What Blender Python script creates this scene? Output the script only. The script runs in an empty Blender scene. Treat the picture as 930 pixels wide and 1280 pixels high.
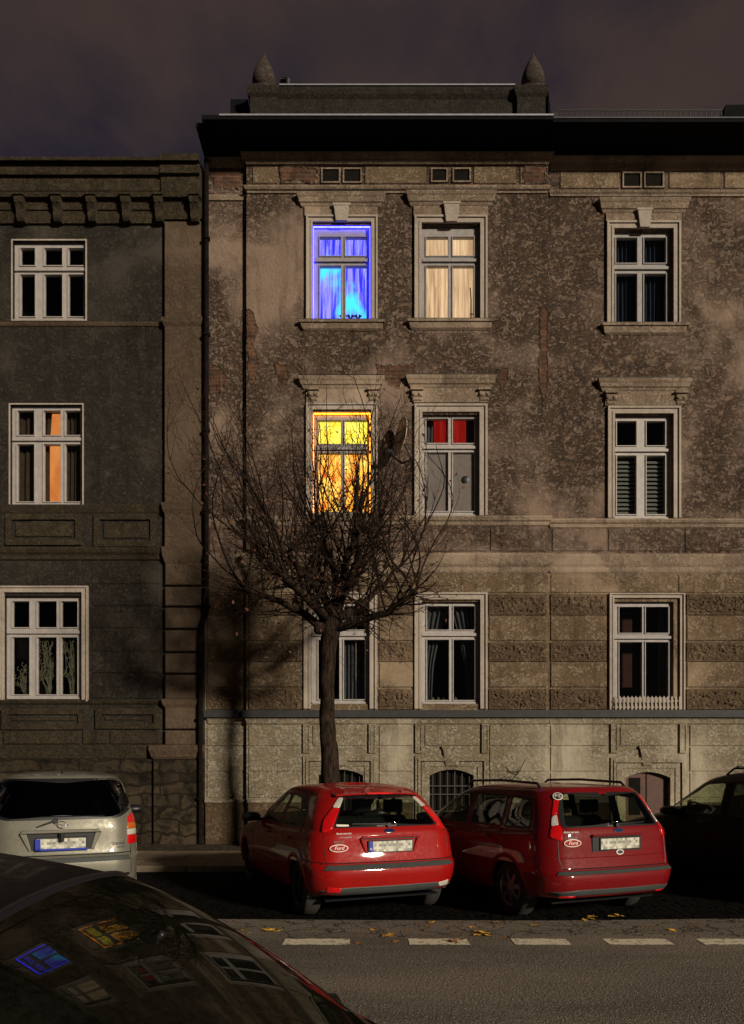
import bpy, bmesh, math, random
from mathutils import Vector, Matrix, noise
from mathutils.bvhtree import BVHTree
R = math.radians
rnd = random.Random(7)
scene = bpy.context.scene
col = scene.collection
FPX, CX, HY, CAMH = 925.0, 465.0, 955.0, 1.75      # survey constants read off the photograph
def SX(px, Y): return (px - CX) * Y / FPX
def SZ(py, Y): return CAMH + (HY - py) * Y / FPX

# ---------------------------------------------------------------- tagging and building
def tag(o, label=None, cat=None, group=None, kind=None):
    if label: o['label'] = label
    if cat: o['category'] = cat
    if group: o['group'] = group
    if kind: o['kind'] = kind
    return o
def empty(name, loc, rz=0):
    o = bpy.data.objects.new(name, None); col.objects.link(o)
    o.location = loc; o.rotation_euler = (0, 0, rz); o.empty_display_size = .3
    return o
class MB:
    def __init__(s): s.v = []; s.f = []; s.m = []
    def add(s, vs, fs, m=0):
        b = len(s.v); s.v += [tuple(v) for v in vs]
        s.f += [tuple(b + i for i in f) for f in fs]; s.m += [m] * len(fs)
    def box(s, x0, x1, y0, y1, z0, z1, m=0, ch=0):
        # y0 is the side facing the street; ch chamfers that face
        c = ch
        vs = [(x0, y1, z0), (x1, y1, z0), (x1, y1, z1), (x0, y1, z1)]
        if c:
            vs += [(x0, y0 + c, z0), (x1, y0 + c, z0), (x1, y0 + c, z1), (x0, y0 + c, z1)]
            vs += [(x0 + c, y0, z0 + c), (x1 - c, y0, z0 + c), (x1 - c, y0, z1 - c), (x0 + c, y0, z1 - c)]
            fs = [(0, 3, 2, 1), (0, 1, 5, 4), (1, 2, 6, 5), (2, 3, 7, 6), (3, 0, 4, 7),
                  (4, 5, 9, 8), (5, 6, 10, 9), (6, 7, 11, 10), (7, 4, 8, 11), (8, 9, 10, 11)]
        else:
            vs += [(x0, y0, z0), (x1, y0, z0), (x1, y0, z1), (x0, y0, z1)]
            fs = [(0, 3, 2, 1), (0, 1, 5, 4), (1, 2, 6, 5), (2, 3, 7, 6), (3, 0, 4, 7), (4, 5, 6, 7)]
        s.add(vs, fs, m)
    def plate(s, x0, x1, z0, z1, holes, y0, y1, m=0):
        """flat plate with rectangular holes, holes lined through the thickness"""
        xs = sorted(set([x0, x1] + [h[0] for h in holes] + [h[1] for h in holes]))
        zs = sorted(set([z0, z1] + [h[2] for h in holes] + [h[3] for h in holes]))
        xs = [x for x in xs if x0 <= x <= x1]; zs = [z for z in zs if z0 <= z <= z1]
        def hole(i, j):
            if i < 0 or j < 0 or i >= len(xs) - 1 or j >= len(zs) - 1: return True
            cx = (xs[i] + xs[i + 1]) / 2; cz = (zs[j] + zs[j + 1]) / 2
            return any(h[0] < cx < h[1] and h[2] < cz < h[3] for h in holes)
        for i in range(len(xs) - 1):
            for j in range(len(zs) - 1):
                if hole(i, j): continue
                a, b, c, d = xs[i], xs[i + 1], zs[j], zs[j + 1]
                s.add([(a, y0, c), (b, y0, c), (b, y0, d), (a, y0, d)], [(0, 1, 2, 3)], m)
                s.add([(a, y1, c), (b, y1, c), (b, y1, d), (a, y1, d)], [(3, 2, 1, 0)], m)
                if hole(i - 1, j): s.add([(a, y0, c), (a, y1, c), (a, y1, d), (a, y0, d)], [(3, 2, 1, 0)], m)
                if hole(i + 1, j): s.add([(b, y0, c), (b, y1, c), (b, y1, d), (b, y0, d)], [(0, 1, 2, 3)], m)
                if hole(i, j - 1): s.add([(a, y0, c), (b, y0, c), (b, y1, c), (a, y1, c)], [(3, 2, 1, 0)], m)
                if hole(i, j + 1): s.add([(a, y0, d), (b, y0, d), (b, y1, d), (a, y1, d)], [(0, 1, 2, 3)], m)
    def ring(s, x0, x1, z0, z1, w, y0, y1, m=0, bottom=True):
        hz0 = z0 + w if bottom else z0 - 1
        s.plate(x0, x1, z0, z1, [(x0 + w, x1 - w, max(hz0, z0), z1 - w)], y0, y1, m)
    def mould(s, x0, x1, prof, Y, m=0, ret=True):
        """profile [(z, projection)...] run along x, returned to the wall at both ends"""
        n = len(prof); vs = []
        for z, p in prof:
            q = p if ret else 0
            vs += [(x0 - q, Y + .03, z), (x0 - q, Y - p, z), (x1 + q, Y - p, z), (x1 + q, Y + .03, z)]
        fs = []
        for i in range(n - 1):
            for k in range(3):
                a = i * 4 + k; fs.append((a, a + 1, a + 5, a + 4))
        fs.append((0, 3, 2, 1)); b = (n - 1) * 4; fs.append((b, b + 1, b + 2, b + 3))
        s.add(vs, fs, m)
    def tube(s, pts, rad, sides=6, m=0, cap=True):
        pts = [Vector(p) for p in pts]; n = len(pts)
        if not isinstance(rad, (list, tuple)): rad = [rad] * n
        ref = None; b = len(s.v)
        for i, p in enumerate(pts):
            t = (pts[min(i + 1, n - 1)] - pts[max(i - 1, 0)])
            if t.length < 1e-9: t = Vector((0, 0, 1))
            t.normalize()
            if ref is None: ref = Vector((0, 0, 1)) if abs(t.z) < .9 else Vector((1, 0, 0))
            u = ref - t * ref.dot(t)
            if u.length < 1e-6: u = t.orthogonal()
            u.normalize(); ref = u; w = t.cross(u)
            for k in range(sides):
                a = 2 * math.pi * k / sides
                s.v.append(tuple(p + (u * math.cos(a) + w * math.sin(a)) * rad[i]))
        for i in range(n - 1):
            for k in range(sides):
                k2 = (k + 1) % sides
                s.f.append((b + i * sides + k, b + i * sides + k2, b + (i + 1) * sides + k2, b + (i + 1) * sides + k)); s.m.append(m)
        if cap:
            s.f.append(tuple(b + k for k in range(sides))[::-1]); s.m.append(m)
            s.f.append(tuple(b + (n - 1) * sides + k for k in range(sides))); s.m.append(m)
    def lathe(s, prof, c=(0, 0, 0), axis='z', seg=24, m=0, sy=1):
        b = len(s.v); n = len(prof)
        for r, h in prof:
            for k in range(seg):
                a = 2 * math.pi * k / seg; p, q = r * math.cos(a), r * math.sin(a) * sy
                if axis == 'z': v = (c[0] + p, c[1] + q, c[2] + h)
                elif axis == 'x': v = (c[0] + h, c[1] + p, c[2] + q)
                else: v = (c[0] + p, c[1] + h, c[2] + q)
                s.v.append(v)
        for i in range(n - 1):
            for k in range(seg):
                k2 = (k + 1) % seg
                s.f.append((b + i * seg + k, b + i * seg + k2, b + (i + 1) * seg + k2, b + (i + 1) * seg + k)); s.m.append(m)
    def prism(s, poly, y0, y1, m=0):
        n = len(poly)
        vs = [(x, y0, z) for x, z in poly] + [(x, y1, z) for x, z in poly]
        fs = [tuple(range(n)), tuple(range(2 * n - 1, n - 1, -1))]
        fs += [(i, (i + 1) % n, n + (i + 1) % n, n + i) for i in range(n)]
        s.add(vs, fs, m)
    def build(s, name, mats, parent=None, smooth=False, bevel=0, local=False, mesh_only=False):
        me = bpy.data.meshes.new(name); me.from_pydata(s.v, [], s.f); me.update()
        if not isinstance(mats, (list, tuple)): mats = [mats]
        for m in mats: me.materials.append(m)
        me.polygons.foreach_set('material_index', s.m)
        bm = bmesh.new(); bm.from_mesh(me)
        bmesh.ops.recalc_face_normals(bm, faces=bm.faces); bm.to_mesh(me); bm.free()
        if smooth: me.polygons.foreach_set('use_smooth', [True] * len(me.polygons))
        if mesh_only: return me
        o = bpy.data.objects.new(name, me); col.objects.link(o)
        if parent:
            o.parent = parent
            if not local:                       # mesh is in world coordinates
                bpy.context.view_layer.update()
                o.matrix_parent_inverse = parent.matrix_world.inverted()
        if bevel:
            b = o.modifiers.new('bevel', 'BEVEL'); b.width = bevel; b.segments = 2; b.limit_method = 'ANGLE'
        return o
def copy_tree(o, parent=None):
    c = o.copy(); col.objects.link(c)
    if parent: c.parent = parent
    for ch in list(o.children): copy_tree(ch, c)
    return c
def text_obj(body, size, mat, parent, loc, rot, name='lettering', shear=0, ex=.0015, sx=1):
    cu = bpy.data.curves.new(name, 'FONT'); cu.body = body; cu.size = size; cu.extrude = ex
    cu.align_x = 'CENTER'; cu.align_y = 'CENTER'; cu.shear = shear
    t = bpy.data.objects.new(name, cu); col.objects.link(t)
    bpy.context.view_layer.update()
    me = bpy.data.meshes.new_from_object(t.evaluated_get(bpy.context.evaluated_depsgraph_get()))
    bpy.data.objects.remove(t); me.materials.clear(); me.materials.append(mat)
    o = bpy.data.objects.new(name, me); col.objects.link(o)
    o.location = loc; o.rotation_euler = rot; o.scale = (sx, 1, 1)
    if parent: o.parent = parent
    return o

# ---------------------------------------------------------------- materials
def mat(name):
    m = bpy.data.materials.new(name); m.use_nodes = True
    nt = m.node_tree; b = nt.nodes['Principled BSDF']
    return m, nt, b
def N(nt, t, **kw):
    n = nt.nodes.new(t)
    for k, v in kw.items():
        if k in n.inputs.keys() if hasattr(n.inputs, 'keys') else False: n.inputs[k].default_value = v
        else: setattr(n, k, v)
    return n
def c4(c): return (c[0], c[1], c[2], 1)
def noise_n(nt, vec, scale, detail=6, rough=.6, dist=0):
    n = nt.nodes.new('ShaderNodeTexNoise'); n.inputs['Scale'].default_value = scale
    n.inputs['Detail'].default_value = detail; n.inputs['Roughness'].default_value = rough
    n.inputs['Distortion'].default_value = dist
    if vec: nt.links.new(vec, n.inputs['Vector'])
    return n.outputs['Fac']
def ramp(nt, fac, p0, p1, c0=(0, 0, 0), c1=(1, 1, 1)):
    r = nt.nodes.new('ShaderNodeValToRGB'); nt.links.new(fac, r.inputs[0])
    e = r.color_ramp.elements; e[0].position = p0; e[1].position = p1; e[0].color = c4(c0); e[1].color = c4(c1)
    return r.outputs[0]
def mix(nt, fac, a, b, mode='MIX'):
    m = nt.nodes.new('ShaderNodeMix'); m.data_type = 'RGBA'; m.blend_type = mode
    for s, v in ((m.inputs[0], fac), (m.inputs[6], a), (m.inputs[7], b)):
        if isinstance(v, bpy.types.NodeSocket): nt.links.new(v, s)
        elif isinstance(v, (int, float)): s.default_value = v if s.type == 'VALUE' else (v, v, v, 1)
        else: s.default_value = c4(v)
    return m.outputs[2]
def mth(nt, op, a, b=None):
    m = nt.nodes.new('ShaderNodeMath'); m.operation = op
    for i, v in enumerate((a, b)):
        if v is None: continue
        if isinstance(v, bpy.types.NodeSocket): nt.links.new(v, m.inputs[i])
        else: m.inputs[i].default_value = v
    return m.outputs[0]
def coords(nt, scale=(1, 1, 1)):
    g = nt.nodes.new('ShaderNodeNewGeometry')
    mp = nt.nodes.new('ShaderNodeMapping'); mp.inputs['Scale'].default_value = scale
    nt.links.new(g.outputs['Position'], mp.inputs[0]); return mp.outputs[0]
def bump(nt, b, h, strength=.5, dist=.02, prev=None):
    n = nt.nodes.new('ShaderNodeBump'); n.inputs['Strength'].default_value = strength; n.inputs['Distance'].default_value = dist
    nt.links.new(h, n.inputs['Height'])
    if prev: nt.links.new(prev, n.inputs['Normal'])
    nt.links.new(n.outputs[0], b.inputs['Normal']); return n.outputs[0]
def simple(name, c, rough=.6, metal=0, var=.25, bscale=60, bstr=.15, coat=0, spec=.5):
    m, nt, b = mat(name)
    P = coords(nt)
    n = noise_n(nt, P, 9, 4, .65)
    d = tuple(x * (1 - var) for x in c); l = tuple(min(1, x * (1 + var * .6)) for x in c)
    nt.links.new(ramp(nt, n, .3, .7, d, l), b.inputs['Base Color'])
    b.inputs['Roughness'].default_value = rough; b.inputs['Metallic'].default_value = metal
    b.inputs['Coat Weight'].default_value = coat; b.inputs['Coat Roughness'].default_value = .04
    b.inputs['Specular IOR Level'].default_value = spec
    if bstr: bump(nt, b, noise_n(nt, P, bscale, 4), bstr, .004)
    return m
def plaster(name, base, dark, warm, stain=.5, streak=.4, bs=.6, cut=.5, pale=None, patchy=1.0):
    m, nt, b = mat(name)
    P = coords(nt); V = coords(nt, (1, 1, .16)); H = coords(nt, (1, 1, 1.4))
    big = noise_n(nt, P, .55, 3, .6, .4)
    veins = noise_n(nt, H, 3.4, 8, .76, .35)
    fine = noise_n(nt, P, 14, 5, .7)
    grain = noise_n(nt, P, 90, 1, .6)
    st = noise_n(nt, V, 3.2, 5, .7)
    c = mix(nt, ramp(nt, fine, .3, .75), tuple(x * .86 for x in base), tuple(min(1, x * 1.1) for x in base))
    region = ramp(nt, big, cut - .10, cut + .10)
    v2 = ramp(nt, mth(nt, 'ADD', mth(nt, 'MULTIPLY', veins, .62), mth(nt, 'MULTIPLY', noise_n(nt, P, 19, 5, .8), .38)), .465, .535)
    blot = mth(nt, 'MULTIPLY', region, v2)
    tone = noise_n(nt, P, 1.3, 4, .5, .5)
    c = mix(nt, mth(nt, 'MULTIPLY', ramp(nt, tone, .40, .65), .35), c, tuple(x * .62 for x in base))
    c = mix(nt, mth(nt, 'MULTIPLY', blot, stain * patchy), c, warm)
    v3 = ramp(nt, veins, .38, .47, (1, 1, 1), (0, 0, 0))
    c = mix(nt, mth(nt, 'MULTIPLY', mth(nt, 'MULTIPLY', v3, region), .7 * stain), c, dark)
    if pale:
        c = mix(nt, mth(nt, 'MULTIPLY', ramp(nt, veins, .60, .66), .6), c, pale)
    c = mix(nt, mth(nt, 'MULTIPLY', ramp(nt, mth(nt, 'ADD', mth(nt, 'MULTIPLY', st, .7), mth(nt, 'MULTIPLY', fine, .3)), .52, .62), streak * .55), c, dark)
    # hairline cracks
    vo = nt.nodes.new('ShaderNodeTexVoronoi'); vo.feature = 'DISTANCE_TO_EDGE'; vo.inputs['Scale'].default_value = 1.1
    wv = nt.nodes.new('ShaderNodeVectorMath'); wv.operation = 'ADD'
    nn = nt.nodes.new('ShaderNodeTexNoise'); nn.inputs['Scale'].default_value = 2.2; nn.inputs['Detail'].default_value = 3
    nt.links.new(P, nn.inputs['Vector']); nt.links.new(P, wv.inputs[0]); nt.links.new(nn.outputs['Color'], wv.inputs[1])
    nt.links.new(wv.outputs[0], vo.inputs['Vector'])
    cr = ramp(nt, vo.outputs['Distance'], .0, .008, (1, 1, 1), (0, 0, 0))
    c = mix(nt, mth(nt, 'MULTIPLY', cr, .25), c, dark)
    nt.links.new(c, b.inputs['Base Color'])
    b.inputs['Roughness'].default_value = .92; b.inputs['Specular IOR Level'].default_value = .15
    h = mth(nt, 'ADD', mth(nt, 'MULTIPLY', grain, .25), mth(nt, 'ADD', mth(nt, 'MULTIPLY', fine, .5), mth(nt, 'MULTIPLY', blot, -.7)))
    bump(nt, b, h, bs, .03)
    return m
M = {}
M['wall_upper'] = plaster('plaster_brown', (.265, .190, .145), (.026, .017, .012), (.125, .080, .056), .9, .8, 1.5, .45, (.32, .24, .185))
M['wall_ground'] = plaster('plaster_tan', (.33, .245, .165), (.035, .024, .015), (.15, .10, .058), .95, .8, 1.0, .42)
M['wall_plinth'] = plaster('plaster_cream', (.43, .37, .28), (.055, .044, .028), (.21, .165, .105), .9, .75, .9, .44)
M['wall_base'] = plaster('plaster_foot', (.20, .14, .085), (.03, .02, .012), (.10, .06, .035), .9, .6, 1.0, .36)
M['rough'] = plaster('rough_stone', (.20, .14, .09), (.025, .018, .012), (.10, .066, .04), .8, .3, 1.0, .4)
M['trim'] = plaster('trim_stucco', (.38, .29, .215), (.04, .028, .02), (.17, .12, .085), .75, .7, .8, .46)
M['casing'] = plaster('casing_paint', (.44, .375, .32), (.09, .07, .055), (.27, .22, .18), .5, .4, .35, .45)
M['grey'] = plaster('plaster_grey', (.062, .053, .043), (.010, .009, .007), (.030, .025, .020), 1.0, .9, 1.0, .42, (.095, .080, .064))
M['pilaster'] = plaster('pilaster_brown', (.14, .098, .068), (.025, .018, .013), (.085, .056, .038), .8, .5, .8, .42)
M['cornice'] = plaster('cornice_weathered', (.075, .056, .036), (.012, .01, .007), (.055, .042, .025), .9, .8, 1.0, .32)
M['frame'] = simple('window_frame_paint', (.37, .335, .32), .5, var=.18, bstr=.1)
M['frame_grey'] = simple('window_frame_grey', (.29, .265, .26), .5, var=.2, bstr=.1)
M['iron'] = simple('black_iron', (.012, .012, .013), .6, var=.3)
M['roofing'] = simple('tarred_sheet', (.006, .006, .007), .9, var=.3, spec=.1)
M['flashing'] = simple('zinc_flashing', (.45, .46, .5), .4, .5, var=.2)
M['ledge_metal'] = simple('ledge_sheet', (.028, .028, .030), .7, .1, var=.3)
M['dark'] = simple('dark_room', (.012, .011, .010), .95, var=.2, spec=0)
M['black'] = simple('black_plastic', (.008, .008, .009), .45, var=.1)
M['wood'] = simple('brown_wood', (.075, .024, .014), .6, var=.4)
M['rubber'] = simple('tyre_rubber', (.022, .021, .019), .85, var=.25)
M['pipe'] = simple('drain_pipe_paint', (.012, .009, .0075), .95, var=.5, spec=.03)
M['curtain_dark'] = simple('curtain_dark', (.10, .10, .11), .95, var=.25, spec=0)
M['curtain_navy'] = simple('curtain_navy', (.055, .07, .10), .95, var=.25, spec=0)
M['curtain_brown'] = simple('curtain_brown', (.07, .05, .035), .95, var=.25, spec=0)
M['film'] = simple('frosted_panel', (.36, .30, .29), .7, var=.12, spec=.2)
M['blind'] = simple('blind_slats', (.22, .22, .20), .7, var=.1)
M['lace'] = simple('lace_curtain', (.30, .26, .19), .95, var=.3, spec=0)
M['twigs_ornaments'] = simple('reflected_twigs_ornaments', (.17, .155, .10), .8, var=.5)  # shared by the added reflection twigs and the sill ornaments
M['white'] = simple('white_enamel', (.75, .74, .70), .4, var=.1, bstr=0)
M['whitesticker'] = simple('white_sticker', (.8, .75, .68), .5, var=.05, bstr=0)
M['blacktext'] = simple('black_print', (.01, .01, .01), .5, var=0, bstr=0)
M['chrome'] = simple('chrome', (.7, .7, .7), .12, 1, var=.05, bstr=0)
M['alloy'] = simple('dark_alloy', (.06, .06, .062), .35, .7, var=.2, bstr=0)
M['silver_alloy'] = simple('silver_alloy', (.35, .35, .36), .35, .8, var=.2, bstr=0)
M['euroblue'] = simple('blue_plate_band', (.01, .03, .35), .4, var=.05, bstr=0)
M['blueoval'] = simple('blue_oval', (.006, .02, .09), .25, var=.05, bstr=0, coat=1)
M['lamp_red'] = simple('red_lens', (.62, .006, .008), .12, var=.25, bscale=200, bstr=.3, coat=1)
M['lamp_amber'] = simple('amber_lens', (.55, .12, .01), .2, var=.2, bstr=.2, coat=1)
M['lamp_clear'] = simple('clear_lens', (.55, .52, .46), .15, var=.2, bstr=.2, coat=1)
M['greytrim'] = simple('grey_bumper_strip', (.045, .052, .050), .5, var=.15)
M['seat'] = simple('seat_fabric', (.012, .012, .013), .95, var=.2, spec=0)

def car_paint(name, c, metal=0, rough=.35, coat=1):
    m, nt, b = mat(name)
    P = coords(nt)
    n = noise_n(nt, P, 4, 8, .7)
    dust = noise_n(nt, P, 25, 8, .75)
    cc = mix(nt, ramp(nt, n, .35, .7), tuple(x * .85 for x in c), c)
    cc = mix(nt, mth(nt, 'MULTIPLY', ramp(nt, dust, .55, .8), .05), cc, (.16, .12, .08))
    nt.links.new(cc, b.inputs['Base Color'])
    b.inputs['Metallic'].default_value = metal
    nt.links.new(ramp(nt, dust, .3, .8, (rough * .7,) * 3, (rough * 1.5,) * 3), b.inputs['Roughness'])
    b.inputs['Coat Weight'].default_value = coat; b.inputs['Coat Roughness'].default_value = .05; b.inputs['Specular IOR Level'].default_value = .15
    return m
M['red_paint'] = car_paint('red_car_paint', (.32, .005, .004), 0, .5, .7)
M['red_paint2'] = car_paint('red_estate_paint', (.17, .003, .005), 0, .5, .7)
M['silver_paint'] = car_paint('silver_car_paint', (.20, .19, .155), .35, .42, .6)
M['black_paint'] = car_paint('black_car_paint', (.006, .006, .007), 0, .3)
M['black_gloss'] = car_paint('black_gloss_paint', (.003, .003, .0035), 0, .4, .12)

def glass(name, tint=(.55, .6, .55), ior=1.5, rough=0.0, extra=0.0, dust=0, f0m=1.8, gc=1):
    m = bpy.data.materials.new(name); m.use_nodes = True; nt = m.node_tree
    nt.nodes.clear()
    out = nt.nodes.new('ShaderNodeOutputMaterial'); tr = nt.nodes.new('ShaderNodeBsdfTransparent')
    gl = nt.nodes.new('ShaderNodeBsdfGlossy'); mx = nt.nodes.new('ShaderNodeMixShader')
    ge = nt.nodes.new('ShaderNodeNewGeometry'); dt = nt.nodes.new('ShaderNodeVectorMath'); dt.operation = 'DOT_PRODUCT'
    nt.links.new(ge.outputs['Normal'], dt.inputs[0]); nt.links.new(ge.outputs['Incoming'], dt.inputs[1])
    f0 = ((ior - 1) / (ior + 1)) ** 2 * f0m
    fr = mth(nt, 'ADD', mth(nt, 'MULTIPLY', mth(nt, 'POWER', mth(nt, 'SUBTRACT', 1.0, mth(nt, 'ABSOLUTE', dt.outputs['Value'])), 5.0), 1 - f0), f0)
    tr.inputs[0].default_value = c4(tint); gl.inputs['Roughness'].default_value = rough
    gl.inputs['Color'].default_value = (gc, gc, gc, 1)
    f = mth(nt, 'ADD', fr, extra)
    nt.links.new(f, mx.inputs[0]); nt.links.new(tr.outputs[0], mx.inputs[1]); nt.links.new(gl.outputs[0], mx.inputs[2])
    if dust:
        df = nt.nodes.new('ShaderNodeBsdfDiffuse'); df.inputs[0].default_value = (.20, .21, .13, 1); m2 = nt.nodes.new('ShaderNodeMixShader')
        d = mth(nt, 'MULTIPLY', ramp(nt, noise_n(nt, coords(nt), 40, 8, .8), .3, .7), dust * 2)
        nt.links.new(d, m2.inputs[0]); nt.links.new(mx.outputs[0], m2.inputs[1]); nt.links.new(df.outputs[0], m2.inputs[2]); nt.links.new(m2.outputs[0], out.inputs[0])
    else: nt.links.new(mx.outputs[0], out.inputs[0])
    return m
M['glass'] = glass('window_glass', (.85, .86, .85), 1.45)
M['carglass'] = glass('car_glass', (.74, .80, .68), 1.5)
M['darkglass'] = glass('privacy_glass', (.10, .11, .10), 1.5)
M['screen'] = glass('windscreen_glass', (.30, .33, .28), 1.5, extra=0, dust=.02, f0m=1.2, gc=.48)

def emit(name, c0, c1, s, scale=(8, 1, 1.0), p0=.35, p1=.65, c2=None, folds=None):
    m = bpy.data.materials.new(name); m.use_nodes = True; nt = m.node_tree; nt.nodes.clear()
    out = nt.nodes.new('ShaderNodeOutputMaterial'); e = nt.nodes.new('ShaderNodeEmission')
    P = coords(nt, scale)
    c = ramp(nt, noise_n(nt, P, 1.4, 5, .6, .3), p0, p1, c0, c1)
    if c2:
        P2 = coords(nt, (1.4, 1, .9))
        c = mix(nt, ramp(nt, noise_n(nt, P2, 1.6, 3, .5), .5, .66), c, c2)
    nt.links.new(c, e.inputs[0]); e.inputs[1].default_value = s
    nt.links.new(e.outputs[0], out.inputs[0]); return m
M['lit_blue'] = emit('blue_lit_curtain', (.02, .02, .75), (.24, .22, 1.0), 2.4, (16, 1, .8), .40, .60, c2=(.05, .55, 1.0))
M['lit_cream'] = emit('cream_lit_curtain', (.42, .25, .13), (1.0, .66, .38), 1.35, (12, 1, .5))
M['lit_yellow'] = emit('yellow_lit_glass', (.95, .62, .03), (1.0, .90, .14), 2.1, (3, 1, 3))
M['lit_orange'] = emit('orange_lit_curtain', (.70, .09, .01), (1.0, .50, .06), 2.4, (11, 1, 3.0), .38, .60, c2=(1.0, .62, .12))
M['lit_room'] = emit('orange_lit_wall', (.72, .16, .035), (1.0, .36, .09), .95, (1.5, 1, .9))
M['lit_red'] = emit('red_lit_drape', (.45, .010, .006), (.70, .03, .02), .55, (9, 1, .4))
M['led_blue'] = emit('blue_led', (.03, .03, 1.0), (.05, .05, 1.0), 18)
M['led_orange'] = emit('amber_led', (1.0, .28, .01), (1.0, .32, .02), 8)

def brick_mat(name, c1, c2, mortar, s=1.0, dark=(.03, .02, .015), dk=.5, warp=.03):
    m, nt, b = mat(name)
    g = nt.nodes.new('ShaderNodeNewGeometry'); sp = nt.nodes.new('ShaderNodeSeparateXYZ'); cb = nt.nodes.new('ShaderNodeCombineXYZ')
    nt.links.new(g.outputs['Position'], sp.inputs[0]); nt.links.new(sp.outputs[0], cb.inputs[0]); nt.links.new(sp.outputs[2], cb.inputs[1])
    nt.links.new(sp.outputs[1], cb.inputs[2])
    wn = nt.nodes.new('ShaderNodeTexNoise'); wn.inputs['Scale'].default_value = 2.5; wn.inputs['Detail'].default_value = 6; nt.links.new(cb.outputs[0], wn.inputs['Vector'])
    ws = nt.nodes.new('ShaderNodeVectorMath'); ws.operation = 'SCALE'; ws.inputs['Scale'].default_value = warp; nt.links.new(wn.outputs['Color'], ws.inputs[0])
    wa = nt.nodes.new('ShaderNodeVectorMath'); wa.operation = 'ADD'; nt.links.new(cb.outputs[0], wa.inputs[0]); nt.links.new(ws.outputs[0], wa.inputs[1])
    br = nt.nodes.new('ShaderNodeTexBrick'); nt.links.new(wa.outputs[0], br.inputs[0])
    br.inputs['Color1'].default_value = c4(c1); br.inputs['Color2'].default_value = c4(c2); br.inputs['Mortar'].default_value = c4(mortar)
    br.inputs['Scale'].default_value = s; br.inputs['Brick Width'].default_value = .27; br.inputs['Row Height'].default_value = .08
    br.inputs['Mortar Size'].default_value = .008; br.inputs['Bias'].default_value = -.2
    P = coords(nt); n = noise_n(nt, P, 3, 10, .75, .8)
    c = mix(nt, mth(nt, 'MULTIPLY', ramp(nt, n, .42, .62), dk), br.outputs[0], dark)
    nt.links.new(c, b.inputs['Base Color']); b.inputs['Roughness'].default_value = .95
    b.inputs['Specular IOR Level'].default_value = .1
    h = mth(nt, 'SUBTRACT', noise_n(nt, P, 22, 8, .7), br.outputs[1])
    bump(nt, b, h, .8, .02); return m
M['brick'] = brick_mat('exposed_brick', (.14, .066, .040), (.06, .034, .024), (.19, .14, .10), dk=.75, warp=.05)
M['stone_foot'] = brick_mat('stone_foot', (.062, .046, .029), (.028, .022, .015), (.022, .017, .012), .32, (.008, .007, .005), .95, .35)

def cobble_mat(name, c, mortar, scale=9, dark=.5):
    m, nt, b = mat(name)
    P = coords(nt)
    vo = nt.nodes.new('ShaderNodeTexVoronoi'); vo.inputs['Scale'].default_value = scale; vo.inputs['Randomness'].default_value = .55
    ve = nt.nodes.new('ShaderNodeTexVoronoi'); ve.feature = 'DISTANCE_TO_EDGE'; ve.inputs['Scale'].default_value = scale; ve.inputs['Randomness'].default_value = .55
    nt.links.new(P, vo.inputs['Vector']); nt.links.new(P, ve.inputs['Vector'])
    cc = mix(nt, vo.outputs['Color'], tuple(x * .6 for x in c), tuple(x * 1.2 for x in c))
    e = ramp(nt, ve.outputs['Distance'], .02, .12)
    cc = mix(nt, e, mortar, cc)
    nt.links.new(cc, b.inputs['Base Color']); b.inputs['Roughness'].default_value = 1; b.inputs['Specular IOR Level'].default_value = .05
    h = mth(nt, 'ADD', e, mth(nt, 'MULTIPLY', noise_n(nt, P, 30, 6), .3)); bump(nt, b, h, .9, .03); return m
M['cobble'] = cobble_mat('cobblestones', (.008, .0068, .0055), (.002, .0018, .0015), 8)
M['setts'] = cobble_mat('small_setts', (.10, .082, .058), (.02, .016, .012), 11)

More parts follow.
